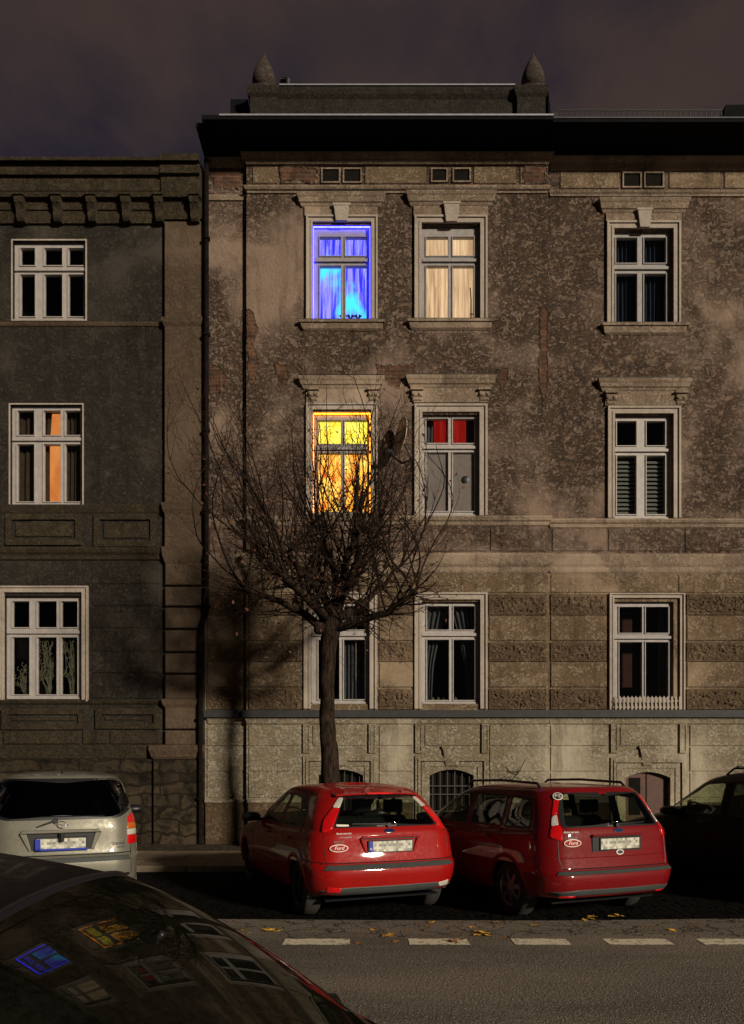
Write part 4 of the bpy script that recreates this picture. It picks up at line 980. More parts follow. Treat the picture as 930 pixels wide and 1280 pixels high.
b.lathe([(0, -.09), (.07, -.07), (.10, 0), (.07, .07), (0, .09)], tuple(tp(399, 787, -.1)), 'z', 10)
b.build('trunk', M['bark'], T, smooth=True)
limbs = MB(); twigs = MB(); leaves = MB(); tr_r = random.Random(11)
def rv(s=1): return Vector((tr_r.gauss(0, s), tr_r.gauss(0, s), tr_r.gauss(0, s)))
def leaf_at(p, s=.05):
    a = rv().normalized(); c = a.cross(rv()).normalized(); leaves.add([p, p + a * s + c * s * .45, p + a * s * 1.6, p + a * s - c * s * .45], [(0, 1, 2, 3)])
def twig(p, d, L, r, lvl):
    lim = (tr_r.uniform(1.1, 2.0), tr_r.uniform(1.3, 2.3)); n = max(3, int(L / .13)); pts = [p.copy()]; rads = [r]; d = d.normalized(); cur = p.copy()
    for i in range(n):
        d = (d + rv(.085) + Vector((0, 0, .035 if lvl < 2 else .0))).normalized(); 
        if cur.x > tx + lim[0]: d.x -= .11
        if cur.x < tx - lim[1]: d.x += .11
        d.normalize(); cur = cur + d * (L / n); pts.append(cur.copy()); rads.append(r * (1 - .75 * (i + 1) / n))
    (limbs if lvl == 0 and r > .02 else twigs).tube(pts, rads, 5 if r > .015 else 3, cap=False)
    if lvl < 3:
        k = int(L * (2.3 if lvl == 0 else 2.4 if lvl == 1 else 2)) + (1 if lvl < 2 else 0)
        for _ in range(k):
            i = tr_r.randint(1, n); q = pts[i]; t = (pts[i] - pts[i - 1]).normalized()
            side = t.cross(rv()).normalized(); ang = tr_r.uniform(.35, .95)
            dd = t * math.cos(ang) + side * math.sin(ang)
            twig(q, dd, L * tr_r.uniform(.25, .5) * (1 if lvl else .8), max(.0045, rads[i] * .55), lvl + 1)
    low = cur.z < SZ(600, TY)
    if tr_r.random() < (.5 if low else .05): leaf_at(cur, tr_r.uniform(.03, .055))
# scaffold limbs (approximate outline of the real crown)
scaf = [[(410, 790, 0), (385, 770, -.2), (352, 752, -.4), (318, 742, -.5), (290, 722, -.6)],
        [(412, 780, 0), (392, 752, .3), (368, 735, .5), (340, 716, .7), (318, 690, .8)],
        [(418, 770, 0), (404, 745, -.3), (385, 722, -.5), (366, 700, -.6), (345, 670, -.6)],
        [(422, 750, 0), (418, 715, .2), (408, 690, .3), (396, 660, .3)],
        [(425, 735, 0), (432, 705, -.2), (440, 675, -.3), (446, 650, -.3)],
        [(424, 745, 0), (446, 720, .4), (462, 690, .6), (476, 660, .8)],
        [(416, 785, 0), (452, 775, -.3), (480, 768, -.5), (502, 755, -.7), (520, 735, -.8)],
        [(420, 775, 0), (450, 758, .5), (476, 735, .8), (500, 705, .9)],
        [(424, 755, 0), (436, 730, -.7), (448, 700, -1.0), (452, 670, -1.2)],
        [(410, 775, 0), (384, 745, -.9), (356, 722, -1.2), (334, 700, -1.3)]]
for s in scaf:
    pts = [tp(x, y, d) for x, y, d in s]; pts = resample(pts, 3); n = len(pts)
    pts = [p + rv(.018) for p in pts]
    rads = [.085 - .055 * i / (n - 1) for i in range(n)]
    limbs.tube(pts, rads, 8)
    fan = (s[-1][0] - 415) / 150
    for i in range(2, n):
        for _ in range(2 if i < n - 1 else 5):
            out = (pts[i].x - tx) / 2.2
            if tr_r.random() < .48: continue
            d = Vector((out * .55 + tr_r.gauss(0, .46), tr_r.gauss(0, .4), 1.0 + tr_r.gauss(0, .15)))
            x_rel = abs(pts[i].x - tx - .1); top = SZ(468, TY) - .55 * x_rel ** 1.5
            L = max(.6, (top - pts[i].z)) * tr_r.uniform(.45, .98)
            twig(pts[i], d, min(L, 3.9), tr_r.uniform(.012, .024), 0)
        for _k in range(3):      # short horizontal and drooping twigs in the lower crown
            d = Vector((out * .9 + tr_r.gauss(0, .5), tr_r.gauss(0, .5), tr_r.uniform(-.35, .35))); twig(pts[i], d, tr_r.uniform(.5, 1.2), .013, 1)
limbs.build('limbs', M['bark'], T, smooth=True); twigs.build('twigs', M['twig'], T); leaves.build('dry_leaves', M['dryleaf'], T)

CAR1 = (.24, 8.18); CAR2 = (2.72, 8.05); CAR3 = (-3.40, 8.10); CAR4 = (6.25, 8.50)
# ---------------------------------------------------------------- cars
def catmull(P, t0i, u):
    """P list of lists of Vectors; point columns interpolated between P[i] and P[i+1]"""
    n = len(P); i = t0i
    out = []
    for k in range(len(P[0])):
        p1, p2 = P[i][k], P[i + 1][k]
        d = (p2 - p1).length
        if i > 0:
            p0 = P[i - 1][k]; dl = (p1 - p0).length; m1 = (p2 - p0) * (min(d, dl) / max(1e-6, d + dl)) 
        else: m1 = p2 - p1
        if i + 2 < n:
            p3 = P[i + 2][k]; dr = (p3 - p2).length; m2 = (p3 - p1) * (min(d, dr) / max(1e-6, d + dr))
        else: m2 = p2 - p1
        u2, u3 = u * u, u * u * u
        out.append(p1 * (2 * u3 - 3 * u2 + 1) + m1 * (u3 - 2 * u2 + u) + p2 * (-2 * u3 + 3 * u2) + m2 * (u3 - u2))
    return out
NR, NC, NS = 9, 9, 84
def contour(c):
    """closed loop: right half from rear centre to front centre, then mirrored"""
    hw, yr, yf, zr, zs, zf = c['hw'], c['yr'], c['yf'], c['zr'], c['zs'], c['zf']
    rr = min(c.get('rr', .28), hw * .9); rf = min(c.get('rf', .4), hw * .9); bow = c.get('bow', .06); half = []
    for i in range(NR): half.append(((hw - rr) * i / NR, yr))
    for i in range(NC): a = math.pi / 2 * i / NC; half.append((hw - rr + rr * math.sin(a), yr + rr - rr * math.cos(a)))
    for i in range(NS + 1): half.append((hw, yr + rr + (yf - rf - yr - rr) * i / NS))
    for i in range(1, NC + 1): a = math.pi / 2 * i / NC; half.append((hw - rf + rf * math.cos(a), yf - rf + rf * math.sin(a)))
    for i in range(1, NR + 1): half.append(((hw - rf) * (1 - i / NR), yf))
    L = yf - yr; out = []
    for x, y in half:
        s = max(0, min(1, (y - yr) / L)) if L > 0 else 0
        tap = 1 - c.get('tr', .03) * max(0, (1 - s / .35)) ** 2 - c.get('tf', .06) * max(0, (s - .65) / .35) ** 2
        yb = y + (bow * (x / hw) ** 2 * max(0, 1 - s * 4) - bow * 1.3 * (x / hw) ** 2 * max(0, s * 4 - 3)) if hw > 0 else y
        z = (zr * max(0, 1 - s * 2.5) + zs * (1 - max(0, 1 - s * 2.5)) if s < .5 else zs + (zf - zs) * max(0, (s - .6) / .4))
        out.append(Vector((x * tap, yb, z)))
    full = out + [Vector((-p.x, p.y, p.z)) for p in out[-2:0:-1]]
    return full
class Car:
    def __init__(s, name, loc, rz, contours, paint, label, cat='car', group=None):
        s.root = empty(name, loc, rz); tag(s.root, label, cat, group)
        P = [contour(c) for c in contours]; rows = []
        for i in range(len(P) - 1):
            dm = max((a - b).length for a, b in zip(P[i], P[i + 1])); st = max(2, min(26, int(dm / .04)))
            for k in range(st): rows.append(catmull(P, i, k / st))
        rows.append(P[-1]); s.n = len(P[0]); s.rows = rows; s.paint = paint
        s.v = [tuple(p) for r in rows for p in r]; n = s.n
        s.f = [(j * n + k, j * n + (k + 1) % n, (j + 1) * n + (k + 1) % n, (j + 1) * n + k) for j in range(len(rows) - 1) for k in range(n)]
        # close the crown
        s.f.append(tuple((len(rows) - 1) * n + k for k in range(n)))
        s.bvh = BVHTree.FromPolygons(s.v, s.f); s.dead = set()
    def hit(s, p, ray):
        ray = Vector(ray).normalized(); p = Vector(p)
        h = s.bvh.ray_cast(p - ray * 6.5, ray)
        if h[0] is None:
            h = s.bvh.find_nearest(p)
        nrm = h[1]
        if nrm.dot(ray) > 0: nrm = -nrm
        return h[0], nrm
    def smoothpoly(s, pts, k=5, rad=.05):
        """round the corners of a 3-D polygon"""
        out = []; n = len(pts); pts = [Vector(p) for p in pts]
        for i in range(n):
            a, b_, c = pts[i - 1], pts[i], pts[(i + 1) % n]
            r1 = min(rad, (a - b_).length * .45); r2 = min(rad, (c - b_).length * .45)
            q0 = b_ + (a - b_).normalized() * r1; q1 = b_ + (c - b_).normalized() * r2
            for j in range(k + 1):
                u = j / k; out.append(q0 * (1 - u) ** 2 + b_ * 2 * u * (1 - u) + q1 * u * u)
            m = int((c - pts[(i + 1) % n]).length / .05)
            nxt = pts[(i + 1) % n]; r3 = min(rad, (nxt - b_).length * .45)
            q2 = nxt + (b_ - nxt).normalized() * r3; L = (q2 - q1).length; m = int(L / .05)
            for j in range(1, m): out.append(q1.lerp(q2, j / m))
        return out
    def patch(s, name, poly, ray, mats, off=.004, rim=0.0, rings=8, rad=.04, parent=None, thick=True):
        P = s.smoothpoly(poly, rad=rad); c = sum(P, Vector()) / len(P); b = MB(); n = len(P)
        levels = [0]
        if rim:
            levels.append(rim)
        Rm = sum((p - c).length for p in P) / n
        ts = [1.0] + ([1 - rim / Rm] if rim else []) + [(1 - (rim / Rm if rim else 0)) * (1 - (i + 1) / rings) for i in range(rings - 1)]
        base = []
        for t in ts:
            row = []
            for p in P:
                q = c + (p - c) * t
                if rim and abs(t - ts[1]) < 1e-9: q = p + (c - p).normalized() * rim
                h, nn = s.hit(q, ray); row.append(h + nn * off)
            base.append(row)
        vs = []; 
        if thick:
            row = []
            for p in P: h, nn = s.hit(p, ray); row.append(h - nn * .004)
            vs += row
        for r_ in base: vs += r_
        h, nn = s.hit(c, ray); vs.append(h + nn * off); R_ = len(base) + (1 if thick else 0)
        fs = []; ms = []
        for j in range(R_ - 1):
            for k in range(n):
                fs.append((j * n + k, j * n + (k + 1) % n, (j + 1) * n + (k + 1) % n, (j + 1) * n + k)); ms.append(1 if (rim and j < (2 if thick else 1)) else 0)
        for k in range(n): fs.append(((R_ - 1) * n + k, (R_ - 1) * n + (k + 1) % n, R_ * n)); ms.append(0)
        b.v = [tuple(v) for v in vs]; b.f = fs; b.m = ms
        return b.build(name, mats, parent or s.root, smooth=True, local=True)
    def window(s, poly, ray, mat_, rim=.035, cut=.018, name='window', rad=.05):
        ray = Vector(ray).normalized(); P = s.smoothpoly(poly, rad=rad)
        u = Vector((0, 0, 1)).cross(ray).normalized(); w_ = ray.cross(u)
        pl = [(p.dot(u), p.dot(w_)) for p in P]; c = (sum(p[0] for p in pl) / len(pl), sum(p[1] for p in pl) / len(pl))
        pl = [(x + (c[0] - x) * cut / max(.01, math.hypot(x - c[0], y - c[1])) * 1.3, y + (c[1] - y) * cut / max(.01, math.hypot(x - c[0], y - c[1])) * 1.3) for x, y in pl]
        cen = sum(P, Vector()) / len(P)
        for fi, f in enumerate(s.f[:-1]):
            vs = [Vector(s.v[i]) for i in f]; m_ = sum(vs, Vector()) / 4
            if s.bvh.ray_cast(m_ - ray * 6.5, ray)[3] is None or (s.bvh.ray_cast(m_ - ray * 6.5, ray)[0] - m_).length > .02: continue
            x, y = m_.dot(u), m_.dot(w_); ins = False; j = len(pl) - 1
            for i in range(len(pl)):
                xi, yi = pl[i]; xj, yj = pl[j]
                if (yi > y) != (yj > y) and x < (xj - xi) * (y - yi) / (yj - yi + 1e-12) + xi: ins = not ins
                j = i
            if ins: s.dead.add(fi)
        return s.patch(name, poly, ray, [mat_, M['black']], off=.003, rim=rim, rings=7, rad=rad, thick=False)
    def seam(s, pts, ray, r=.004, name='panel_gap', m='black', step=.04, off=.0):
        out = []; pts = [Vector(p) for p in pts]
        for i in range(len(pts) - 1):
            k = max(1, int((pts[i + 1] - pts[i]).length / step))
            for j in range(k + (1 if i == len(pts) - 2 else 0)):
                h, nn = s.hit(pts[i].lerp(pts[i + 1], j / k), ray); out.append(h + nn * off)
        b = MB(); b.tube(out, r, 5); return b.build(name, M[m] if isinstance(m, str) else m, s.root, local=True)
    def wheel(s, y, r, hw, rimmat, side, spokes=5, arch=.05):
        x = side * hw; R_ = r + arch
        cy, cz = y, r
        for fi, f in enumerate(s.f[:-1]):
            m_ = sum((Vector(s.v[i]) for i in f), Vector()) / 4
            if m_.x * side > hw * .6 and math.hypot(m_.y - cy, m_.z - cz) < R_: s.dead.add(fi)
        # arch lip
        b = MB(); vs = []; n = 36; a0, a1 = R(-4), R(184); rows = [(R_ - .03, -.03), (R_ - .012, .008), (R_ + .03, .010), (R_ + .055, -.003)]
        for rr_, off in rows:
            for i in range(n + 1):
                a = a0 + (a1 - a0) * i / n; q = Vector((x, cy + rr_ * math.cos(a), max(.2, cz + rr_ * math.sin(a))))
                h, nn = s.hit(Vector((q.x, cy + (R_ + .03) * math.cos(a), max(.24, cz + (R_ + .03) * math.sin(a)))), (-side, 0, 0))
                vs.append((h.x + side * off, q.y, q.z))
        b.add(vs, [(j * (n + 1) + i, j * (n + 1) + i + 1, (j + 1) * (n + 1) + i + 1, (j + 1) * (n + 1) + i) for j in range(3) for i in range(n)])
        b.build('wheel_arch', s.paint, s.root, smooth=True, local=True)
        b = MB(); vs = []
        for xx in (x - side * .03, x - side * .34):
            for i in range(19): a = R(-8 + 196 * i / 18); vs.append((xx, cy + (R_ + .015) * math.cos(a), cz + (R_ + .015) * math.sin(a)))
        b.add(vs, [(i, i + 1, 20 + i, 19 + i) for i in range(18)] + [tuple(range(37, 18, -1))]); b.build('wheel_well', M['black'], s.root, local=True)
        wd = .20; xc = x - side * .035
        wb = MB(); w2 = -side
        wb.lathe([(r * .62, w2 * .01), (r * .66, 0), (r * .93, w2 * .004), (r, w2 * .03), (r, w2 * (wd - .03)), (r * .9, w2 * wd), (r * .5, w2 * wd)], (xc, cy, cz), 'x', 40)
        for k in range(40):
            a = 2 * math.pi * k / 40
        o = wb.build('wheel', M['rubber'], s.root, smooth=True, local=True)
        rb = MB(); rb.lathe([(r * .64, w2 * .015), (r * .62, w2 * .0), (r * .59, w2 * .012), (r * .57, w2 * .12), (0, w2 * .12)], (xc, cy, cz), 'x', 40)
        rb.lathe([(0, w2 * -.006), (r * .13, w2 * .0), (r * .16, w2 * .03), (r * .16, w2 * .1)], (xc, cy, cz), 'x', 20)
        for k in range(spokes):
            a = 2 * math.pi * (k + .25) / spokes
            ca, sa = math.cos(a), math.sin(a); pts = []
            def P_(rad_, t, xx): return (xc + w2 * xx, cy + rad_ * ca - t * sa, cz + rad_ * sa + t * ca)
            i0, i1 = r * .1, r * .59; t0, t1 = r * .10, r * .065
            vs = [P_(i0, -t0, .012), P_(i0, t0, .012), P_(i1, t1, .02), P_(i1, -t1, .02), P_(i0, -t0, .06), P_(i0, t0, .06), P_(i1, t1, .07), P_(i1, -t1, .07)]
            rb.add(vs, [(0, 1, 2, 3), (0, 4, 5, 1), (1, 5, 6, 2), (2, 6, 7, 3), (3, 7, 4, 0)])
        rb.build('rim', rimmat, o, smooth=False, local=True, bevel=0)
    def finish(s, glassy=True):
        b = MB(); b.v = s.v; b.f = [f for i, f in enumerate(s.f) if i not in s.dead]; b.m = [0] * len(b.f)
        o = b.build('body', s.paint, s.root, smooth=True, local=True)
        return o
    def interior(s, L, y_front, y_rear, wheelx=-.36, belt=.95, hw=.6, floor=.45):
        b = MB(); b.box(-hw, hw, .25, L - .9, floor - .02, floor, 0); b.box(-hw - .1, hw + .1, .3, L - .3, .22, .24)
        b.box(-hw, hw, y_front + .95, y_front + 1.25, floor, belt - .02, ch=.04)
        b.build('cabin_floor', M['seat'], s.root, local=True)
        def seat(x, y, w):
            b = MB(); prof = [(-.02, 0), (-.06, .2), (-.10, .38), (0.0, .42), (.08, .36), (.10, .2), (.12, 0)]
            vs = []
            for sx in (-1, 1): vs += [(x + sx * w / 2, y + p, floor + .25 + q) for p, q in prof]
            n = len(prof); b.add(vs, [tuple(range(n)), tuple(range(2 * n - 1, n - 1, -1))] + [(i, (i + 1) % n, n + (i + 1) % n, n + i) for i in range(n)])
            b.box(x - w / 2, x + w / 2, y, y + .5, floor + .05, floor + .26, ch=.04)
            o = b.build('seat', M['seat'], s.root, local=True, bevel=.03)
            hb = MB(); k = 1 if w < .7 else 3
            for q in range(k):
                xx = x + (q - (k - 1) / 2) * .42; hb.box(xx - .12, xx + .12, y - .12, y - .03, floor + .70, floor + .86, ch=.03)
                hb.tube([(xx - .05, y - .08, floor + .6), (xx - .05, y - .08, floor + .72)], .008, 5); hb.tube([(xx + .05, y - .08, floor + .6), (xx + .05, y - .08, floor + .72)], .008, 5)
            hb.build('headrest', M['seat'], o, local=True, bevel=.02)
        seat(-.36, y_front, .5); seat(.36, y_front, .5); seat(0, y_rear, 1.2)
        b = MB(); c = Vector((wheelx, y_front + .72, belt + .02)); n = 24; pts = []
        for i in range(n + 1): a = 2 * math.pi * i / n; pts.append(c + Vector((.18 * math.cos(a), .08 * math.sin(a), .16 * math.sin(a))))
        b.tube(pts, .014, 6); b.tube([c + Vector((-.17, 0, 0)), c + Vector((.17, 0, 0))], .016, 6); b.tube([c, c + Vector((0, .25, -.12))], .025, 6)
        b.build('steering_wheel', M['black'], s.root, local=True)
    def plate(s, x, z, w_=.52, h_=.115, tilt=0, depth=.012, blueside=True):
        h, nn = s.hit((x, 0, z), (0, 1, 0)); y = h.y - depth
        b = MB(); b.box(x - w_ / 2 - .012, x + w_ / 2 + .012, y, y + .02, z - h_ / 2 - .012, z + h_ / 2 + .012, ch=.004); o = b.build('number_plate', M['black'], s.root, local=True)
        b = MB(); b.box(-w_ / 2, w_ / 2, -.003, 0, -h_ / 2, h_ / 2); f = b.build('plate_face', M['plate'], o, local=True); f.location = (x, y - .001, z)
        if blueside:
            b = MB(); b.box(x - w_ / 2, x - w_ / 2 + .045, y - .007, y - .0045, z - h_ / 2, z + h_ / 2); b.build('blue_band', M['euroblue'], o, local=True)
            text_obj('PL', .035, M['white'], o, (x - w_ / 2 + .022, y - .0085, z - h_ * .22), (R(90), 0, 0))
        return o
    def label_text(s, txt, x, z, size, m, ray=(0, 1, 0), off=.006, shear=0, name='lettering', sx=1):
        h, nn = s.hit((x, 0, z), ray)
        rot = (-nn).to_track_quat('Z', 'Y')
        q = Matrix((Vector((1, 0, 0)), Vector((0, 0, 1)), Vector((0, -1, 0)))).transposed()
        tilt = math.atan2(nn.z, -nn.y); yaw = math.atan2(nn.x, -nn.y)
        return text_obj(txt, size, m, s.root, h + nn * off, (R(90) - tilt, 0, yaw), name, shear, .001, sx)
    def oval(s, x, z, a, c, mats, ring=.006, off=.004, name='badge'):
        h, nn = s.hit((x, 0, z), (0, 1, 0)); b = MB(); n = 32; tilt = math.atan2(nn.z, -nn.y)
        def pt(k, aa, cc, dy): t = 2 * math.pi * k / n; return (aa * math.cos(t), -dy, cc * math.sin(t))
        vs = [pt(k, a, c, 0) for k in range(n)] + [pt(k, a, c, .004) for k in range(n)] + [pt(k, a - ring, c - ring, .006) for k in range(n)]
        b.add(vs, [(k, (k + 1) % n, n + (k + 1) % n, n + k) for k in range(n)] + [(n + k, n + (k + 1) % n, 2 * n + (k + 1) % n, 2 * n + k) for k in range(n)], 1)
        b.add(vs[2 * n:], [tuple(range(n))], 0)
        o = b.build(name, mats, s.root, local=True); o.location = h + nn * off; o.rotation_euler = (-tilt, 0, math.atan2(nn.x, -nn.y)); return o

def oval_badge(car, x, z, a, c, sticker=False):
    if sticker: o = car.oval(x, z, a, c, [M['red_paint'], M['whitesticker']], ring=.008, off=.002, name='oval_sticker'); tm = M['whitesticker']
    else: o = car.oval(x, z, a, c, [M['blueoval'], M['chrome']], ring=.005); tm = M['chrome']
    text_obj('Ford', c * 1.35, tm, o, (0, -.0075, 0), (R(90), 0, 0), shear=.35); return o
def rear_wiper(car, x0, z0, x1, z1):
    h0, n0 = car.hit((x0, 0, z0), (0, 1, 0)); h1, n1 = car.hit((x1, 0, z1), (0, 1, 0)); hm, nm = car.hit(((x0 + x1) / 2, 0, (z0 + z1) / 2), (0, 1, 0))
    b = MB(); b.lathe([(0, -.03), (.025, -.03), (.03, 0), (.02, .01), (0, .01)], tuple(h0 + n0 * .012), 'y', 12)
    b.tube([h0 + n0 * .03, hm + nm * .03, h1 + n1 * .022], [.013, .009, .006], 6); b.tube([hm.lerp(h0, .3) + nm * .012, h1 + n1 * .010], .006, 5)
    b.build('wiper', M['black'], car.root, local=True)
def mirror(car, side, y, z, hw):
    b = MB(); x = side * hw
    b.lathe([(0, -.13), (.06, -.12), (.085, -.05), (.09, .02), (.075, .10), (.03, .13), (0, .13)], (x + side * .12, y, z), 'x', 16, sy=.75)
    b.box(min(x - side * .05, x + side * .06), max(x - side * .05, x + side * .06), y - .02, y + .03, z - .06, z - .02)
    b.build('wing_mirror', M['black'], car.root, smooth=True, local=True)
def handle(car, side, y, z, m):
    h, nn = car.hit((side, y, z), (-side, 0, 0)); b = MB()
    b.tube([h + Vector((side * -.005, -.09, 0)), h + Vector((side * .022, -.075, .002)), h + Vector((side * .026, .06, .004)), h + Vector((-side * .005, .085, 0))], [.01, .014, .014, .01], 8)
    b.build('door_handle', m, car.root, smooth=True, local=True)

TH = R(22)
def at_rear(x, y): return (x, y, 0)
# ---- red hatchback
L = 4.34
hc = [dict(hw=.78, yr=.20, yf=L - .15, zr=.30, zs=.20, zf=.22), dict(hw=.86, yr=.07, yf=L - .05, zr=.33, zs=.26, zf=.28), dict(hw=.90, yr=.025, yf=L - .01, zr=.44, zs=.36, zf=.38),
      dict(hw=.912, yr=.0, yf=L, zr=.55, zs=.48, zf=.50), dict(hw=.918, yr=.012, yf=L - .01, zr=.615, zs=.60, zf=.56), dict(hw=.918, yr=.05, yf=L - .04, zr=.645, zs=.68, zf=.62),
      dict(hw=.912, yr=.085, yf=L - .08, zr=.78, zs=.80, zf=.68), dict(hw=.90, yr=.10, yf=L - .16, zr=.91, zs=.885, zf=.76), dict(hw=.875, yr=.115, yf=L - .45, zr=.98, zs=.93, zf=.85, rf=.5),
      dict(hw=.84, yr=.14, yf=L - 1.12, zr=1.025, zs=.965, zf=.985, rf=.45), dict(hw=.80, yr=.22, yf=L - 1.42, zr=1.14, zs=1.10, zf=1.13, rf=.35), dict(hw=.69, yr=.40, yf=L - 1.85, zr=1.345, zs=1.34, zf=1.34, rf=.35, tr=.07),
      dict(hw=.63, yr=.50, yf=L - 2.08, zr=1.415, zs=1.435, zf=1.43, rf=.3, tr=.10), dict(hw=.52, yr=.60, yf=L - 2.3, zr=1.455, zs=1.485, zf=1.475, rf=.3, tr=.10), dict(hw=.3, yr=.95, yf=L - 2.6, zr=1.49, zs=1.51, zf=1.48, rr=.15, rf=.15), dict(hw=.05, yr=1.2, yf=L - 2.9, zr=1.492, zs=1.52, zf=1.50, rr=.03, rf=.03)]
c1 = Car('parked_car', at_rear(*CAR1), TH, hc, M['red_paint'], 'red five-door hatchback parked with its rear to the road, in front of the bare tree')
# glazing
c1.window([(-.66, 0, 1.045), (.66, 0, 1.045), (.57, 0, 1.20), (.475, 0, 1.385), (-.475, 0, 1.385), (-.57, 0, 1.20)], (0, 1, 0), M['carglass'], rim=.045, rad=.06, name='rear_window')
for s in (-1, 1):
    c1.window([(s, .72, 1.02), (s, 1.62, 1.00), (s, 1.60, 1.37), (s, 1.02, 1.36), (s, .78, 1.22)], (-s, 0, 0), M['carglass'], name='side_window', rim=.03)
    c1.window([(s, 1.70, 1.00), (s, 2.85, .985), (s, 2.72, 1.07), (s, 2.28, 1.30), (s, 2.02, 1.375), (s, 1.68, 1.37)], (-s, 0, 0), M['carglass'], name='side_window', rim=.03)
    c1.seam([(s, 1.66, 1.0), (s, 1.66, .75), (s, 1.64, .35)], (-s, 0, 0)); c1.seam([(s, .74, 1.0), (s, .80, .80), (s, 1.05, .68), (s, 1.16, .50), (s, 1.18, .35)], (-s, 0, 0)); c1.seam([(s, 2.86, .98), (s, 2.88, .7), (s, 2.84, .35)], (-s, 0, 0))
    c1.seam([(s, 1.2, .56), (s, 2.8, .54)], (-s, 0, 0), r=.006, m=M['red_paint'], name='side_moulding')
    handle(c1, s, 1.05, .88, M['red_paint']); handle(c1, s, 2.02, .87, M['red_paint']); mirror(c1, s, 2.72, 1.02, .86)
    c1.wheel(.80, .32, .895, M['alloy'], s, 5); c1.wheel(3.44, .32, .895, M['alloy'], s, 5)
    # tail lamp high on the pillar
    c1.patch('tail_lamp', [(s * .70, 0, 1.03), (s * .82, 0, .99), (s * .79, 0, 1.12), (s * .68, 0, 1.25), (s * .60, 0, 1.25)], (-s * .25, .97, 0), [M['lamp_red']], off=.016, rad=.03)
    c1.patch('reverse_lamp', [(s * .60, 0, 1.253), (s * .68, 0, 1.253), (s * .60, 0, 1.36), (s * .545, 0, 1.36)], (-s * .25, .97, 0), [M['lamp_clear']], off=.014, rad=.02)
    c1.patch('reflector', [(s * .58, 0, .40), (s * .74, 0, .42), (s * .74, 0, .355), (s * .60, 0, .355)], (0, 1, 0), [M['lamp_red'] if s < 0 else M['lamp_clear']], off=.006, rad=.02)
c1.window([(-.66, 0, 1.03), (.66, 0, 1.03), (.56, 0, 1.39), (-.56, 0, 1.39)], (0, -1, 0), M['carglass'], name='windscreen', rim=.05, cut=.03)
c1.patch('headlamp', [(.52, 0, .62), (.80, 0, .64), (.78, 0, .78), (.62, 0, .76)], (-.2, -1, 0), [M['lamp_clear']], off=.004); c1.patch('headlamp', [(-.52, 0, .62), (-.80, 0, .64), (-.78, 0, .78), (-.62, 0, .76)], (.2, -1, 0), [M['lamp_clear']], off=.004)
c1.patch('grille', [(-.35, 0, .32), (.35, 0, .32), (.30, 0, .48), (-.30, 0, .48)], (0, -1, 0), [M['black']])
# bumper strips
def strip(car, zc, h, m, off=.012, xs=.80, name='bumper_strip', zedge=None, side_y=0):
    b = MB(); pts = []; ze = zedge if zedge is not None else zc
    seq = []
    if side_y: 
        for i in range(6): seq.append(((-1, side_y - (side_y - .25) * i / 6, ze), (1, 0, 0)))
    for i in range(7): a = R(-80 + 70 * i / 7); seq.append(((-xs + .02 * i, .1, ze + (zc - ze) * i / 7), (-math.sin(a), math.cos(a), 0)))
    m_ = len(seq); 
    for i in range(21): seq.append(((-xs * .8 + xs * 1.6 * i / 20, 0, zc), (0, 1, 0)))
    seq2 = [((-p[0], p[1], p[2]), (-r[0], r[1], r[2])) for p, r in seq[:m_]][::-1]
    rows = []
    for p, r in seq + seq2:
        col_ = []
        for dz, o in ((-h / 2, -.004), (-h / 2 + .004, off), (h / 2 - .004, off), (h / 2, -.004)):
            hh, nn = car.hit((p[0], p[1], p[2] + dz), r); nn = Vector((nn.x, nn.y, 0)).normalized(); col_.append(hh + nn * o)
        rows.append(col_)
    rows.sort(key=lambda c: 0)
    vs = [tuple(v) for c in rows for v in c]; n = len(rows)
    b.add(vs, [(i * 4 + k, i * 4 + 4 + k, i * 4 + 5 + k, i * 4 + k + 1) for i in range(n - 1) for k in range(3)])
    return b.build(name, m, car.root, smooth=False, local=True)
strip(c1, .625, .055, M['greytrim'], .016)
c1.patch('lower_bumper', [(-.78, 0, .29), (.78, 0, .29), (.80, 0, .37), (.55, 0, .405), (-.55, 0, .405), (-.80, 0, .37)], (0, 1, 0), [M['greytrim']], off=.006, rad=.02)
c1.seam([(-.80, 0, .66), (-.74, 0, .668), (.74, 0, .668), (.80, 0, .66)], (0, 1, 0), r=.006)
for s in (-1, 1): c1.seam([(s * .74, 0, .668), (s * .755, 0, .85), (s * .74, 0, 1.02)], (0, 1, 0), r=.005)
for s in (-1, 1): c1.seam([(s * .80, .12, .675), (s, .35, .68), (s, .48, .70)], (-s * .7, .7, 0), r=.005)
# number plate recess and grip
b = MB(); h, nn = c1.hit((0, 0, .86), (0, 1, 0)); y = h.y
b.prism([(-.36, .93), (.36, .93), (.33, .955), (-.33, .955)], y - .03, y + .02)
b.prism([(-.36, .928), (-.33, .928), (-.27, .765), (-.30, .765)], y - .018, y + .01); b.prism([(.33, .928), (.36, .928), (.30, .765), (.27, .765)], y - .018, y + .01)
b.build('tailgate_grip', M['red_paint'], c1.root, local=True, bevel=.006)
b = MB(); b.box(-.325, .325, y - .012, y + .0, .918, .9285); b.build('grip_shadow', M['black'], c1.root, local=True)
c1.plate(.0, .835, depth=.016)
oval_badge(c1, .0, 1.0, .065, .027); oval_badge(c1, -.60, .83, .105, .042, True)
c1.label_text('FOCUS', -.60, .895, .035, M['alloy']); c1.label_text('Auto-serwis', -.54, .985, .035, M['whitesticker'], shear=.3)
c1.label_text('www.serwis24.pl', -.52, .945, .02, M['alloy'])
c1.patch('window_sticker', [(-.60, 0, 1.06), (-.46, 0, 1.06), (-.46, 0, 1.075), (-.60, 0, 1.08)], (0, 1, 0), [M['whitesticker']], off=.008, rad=.008)
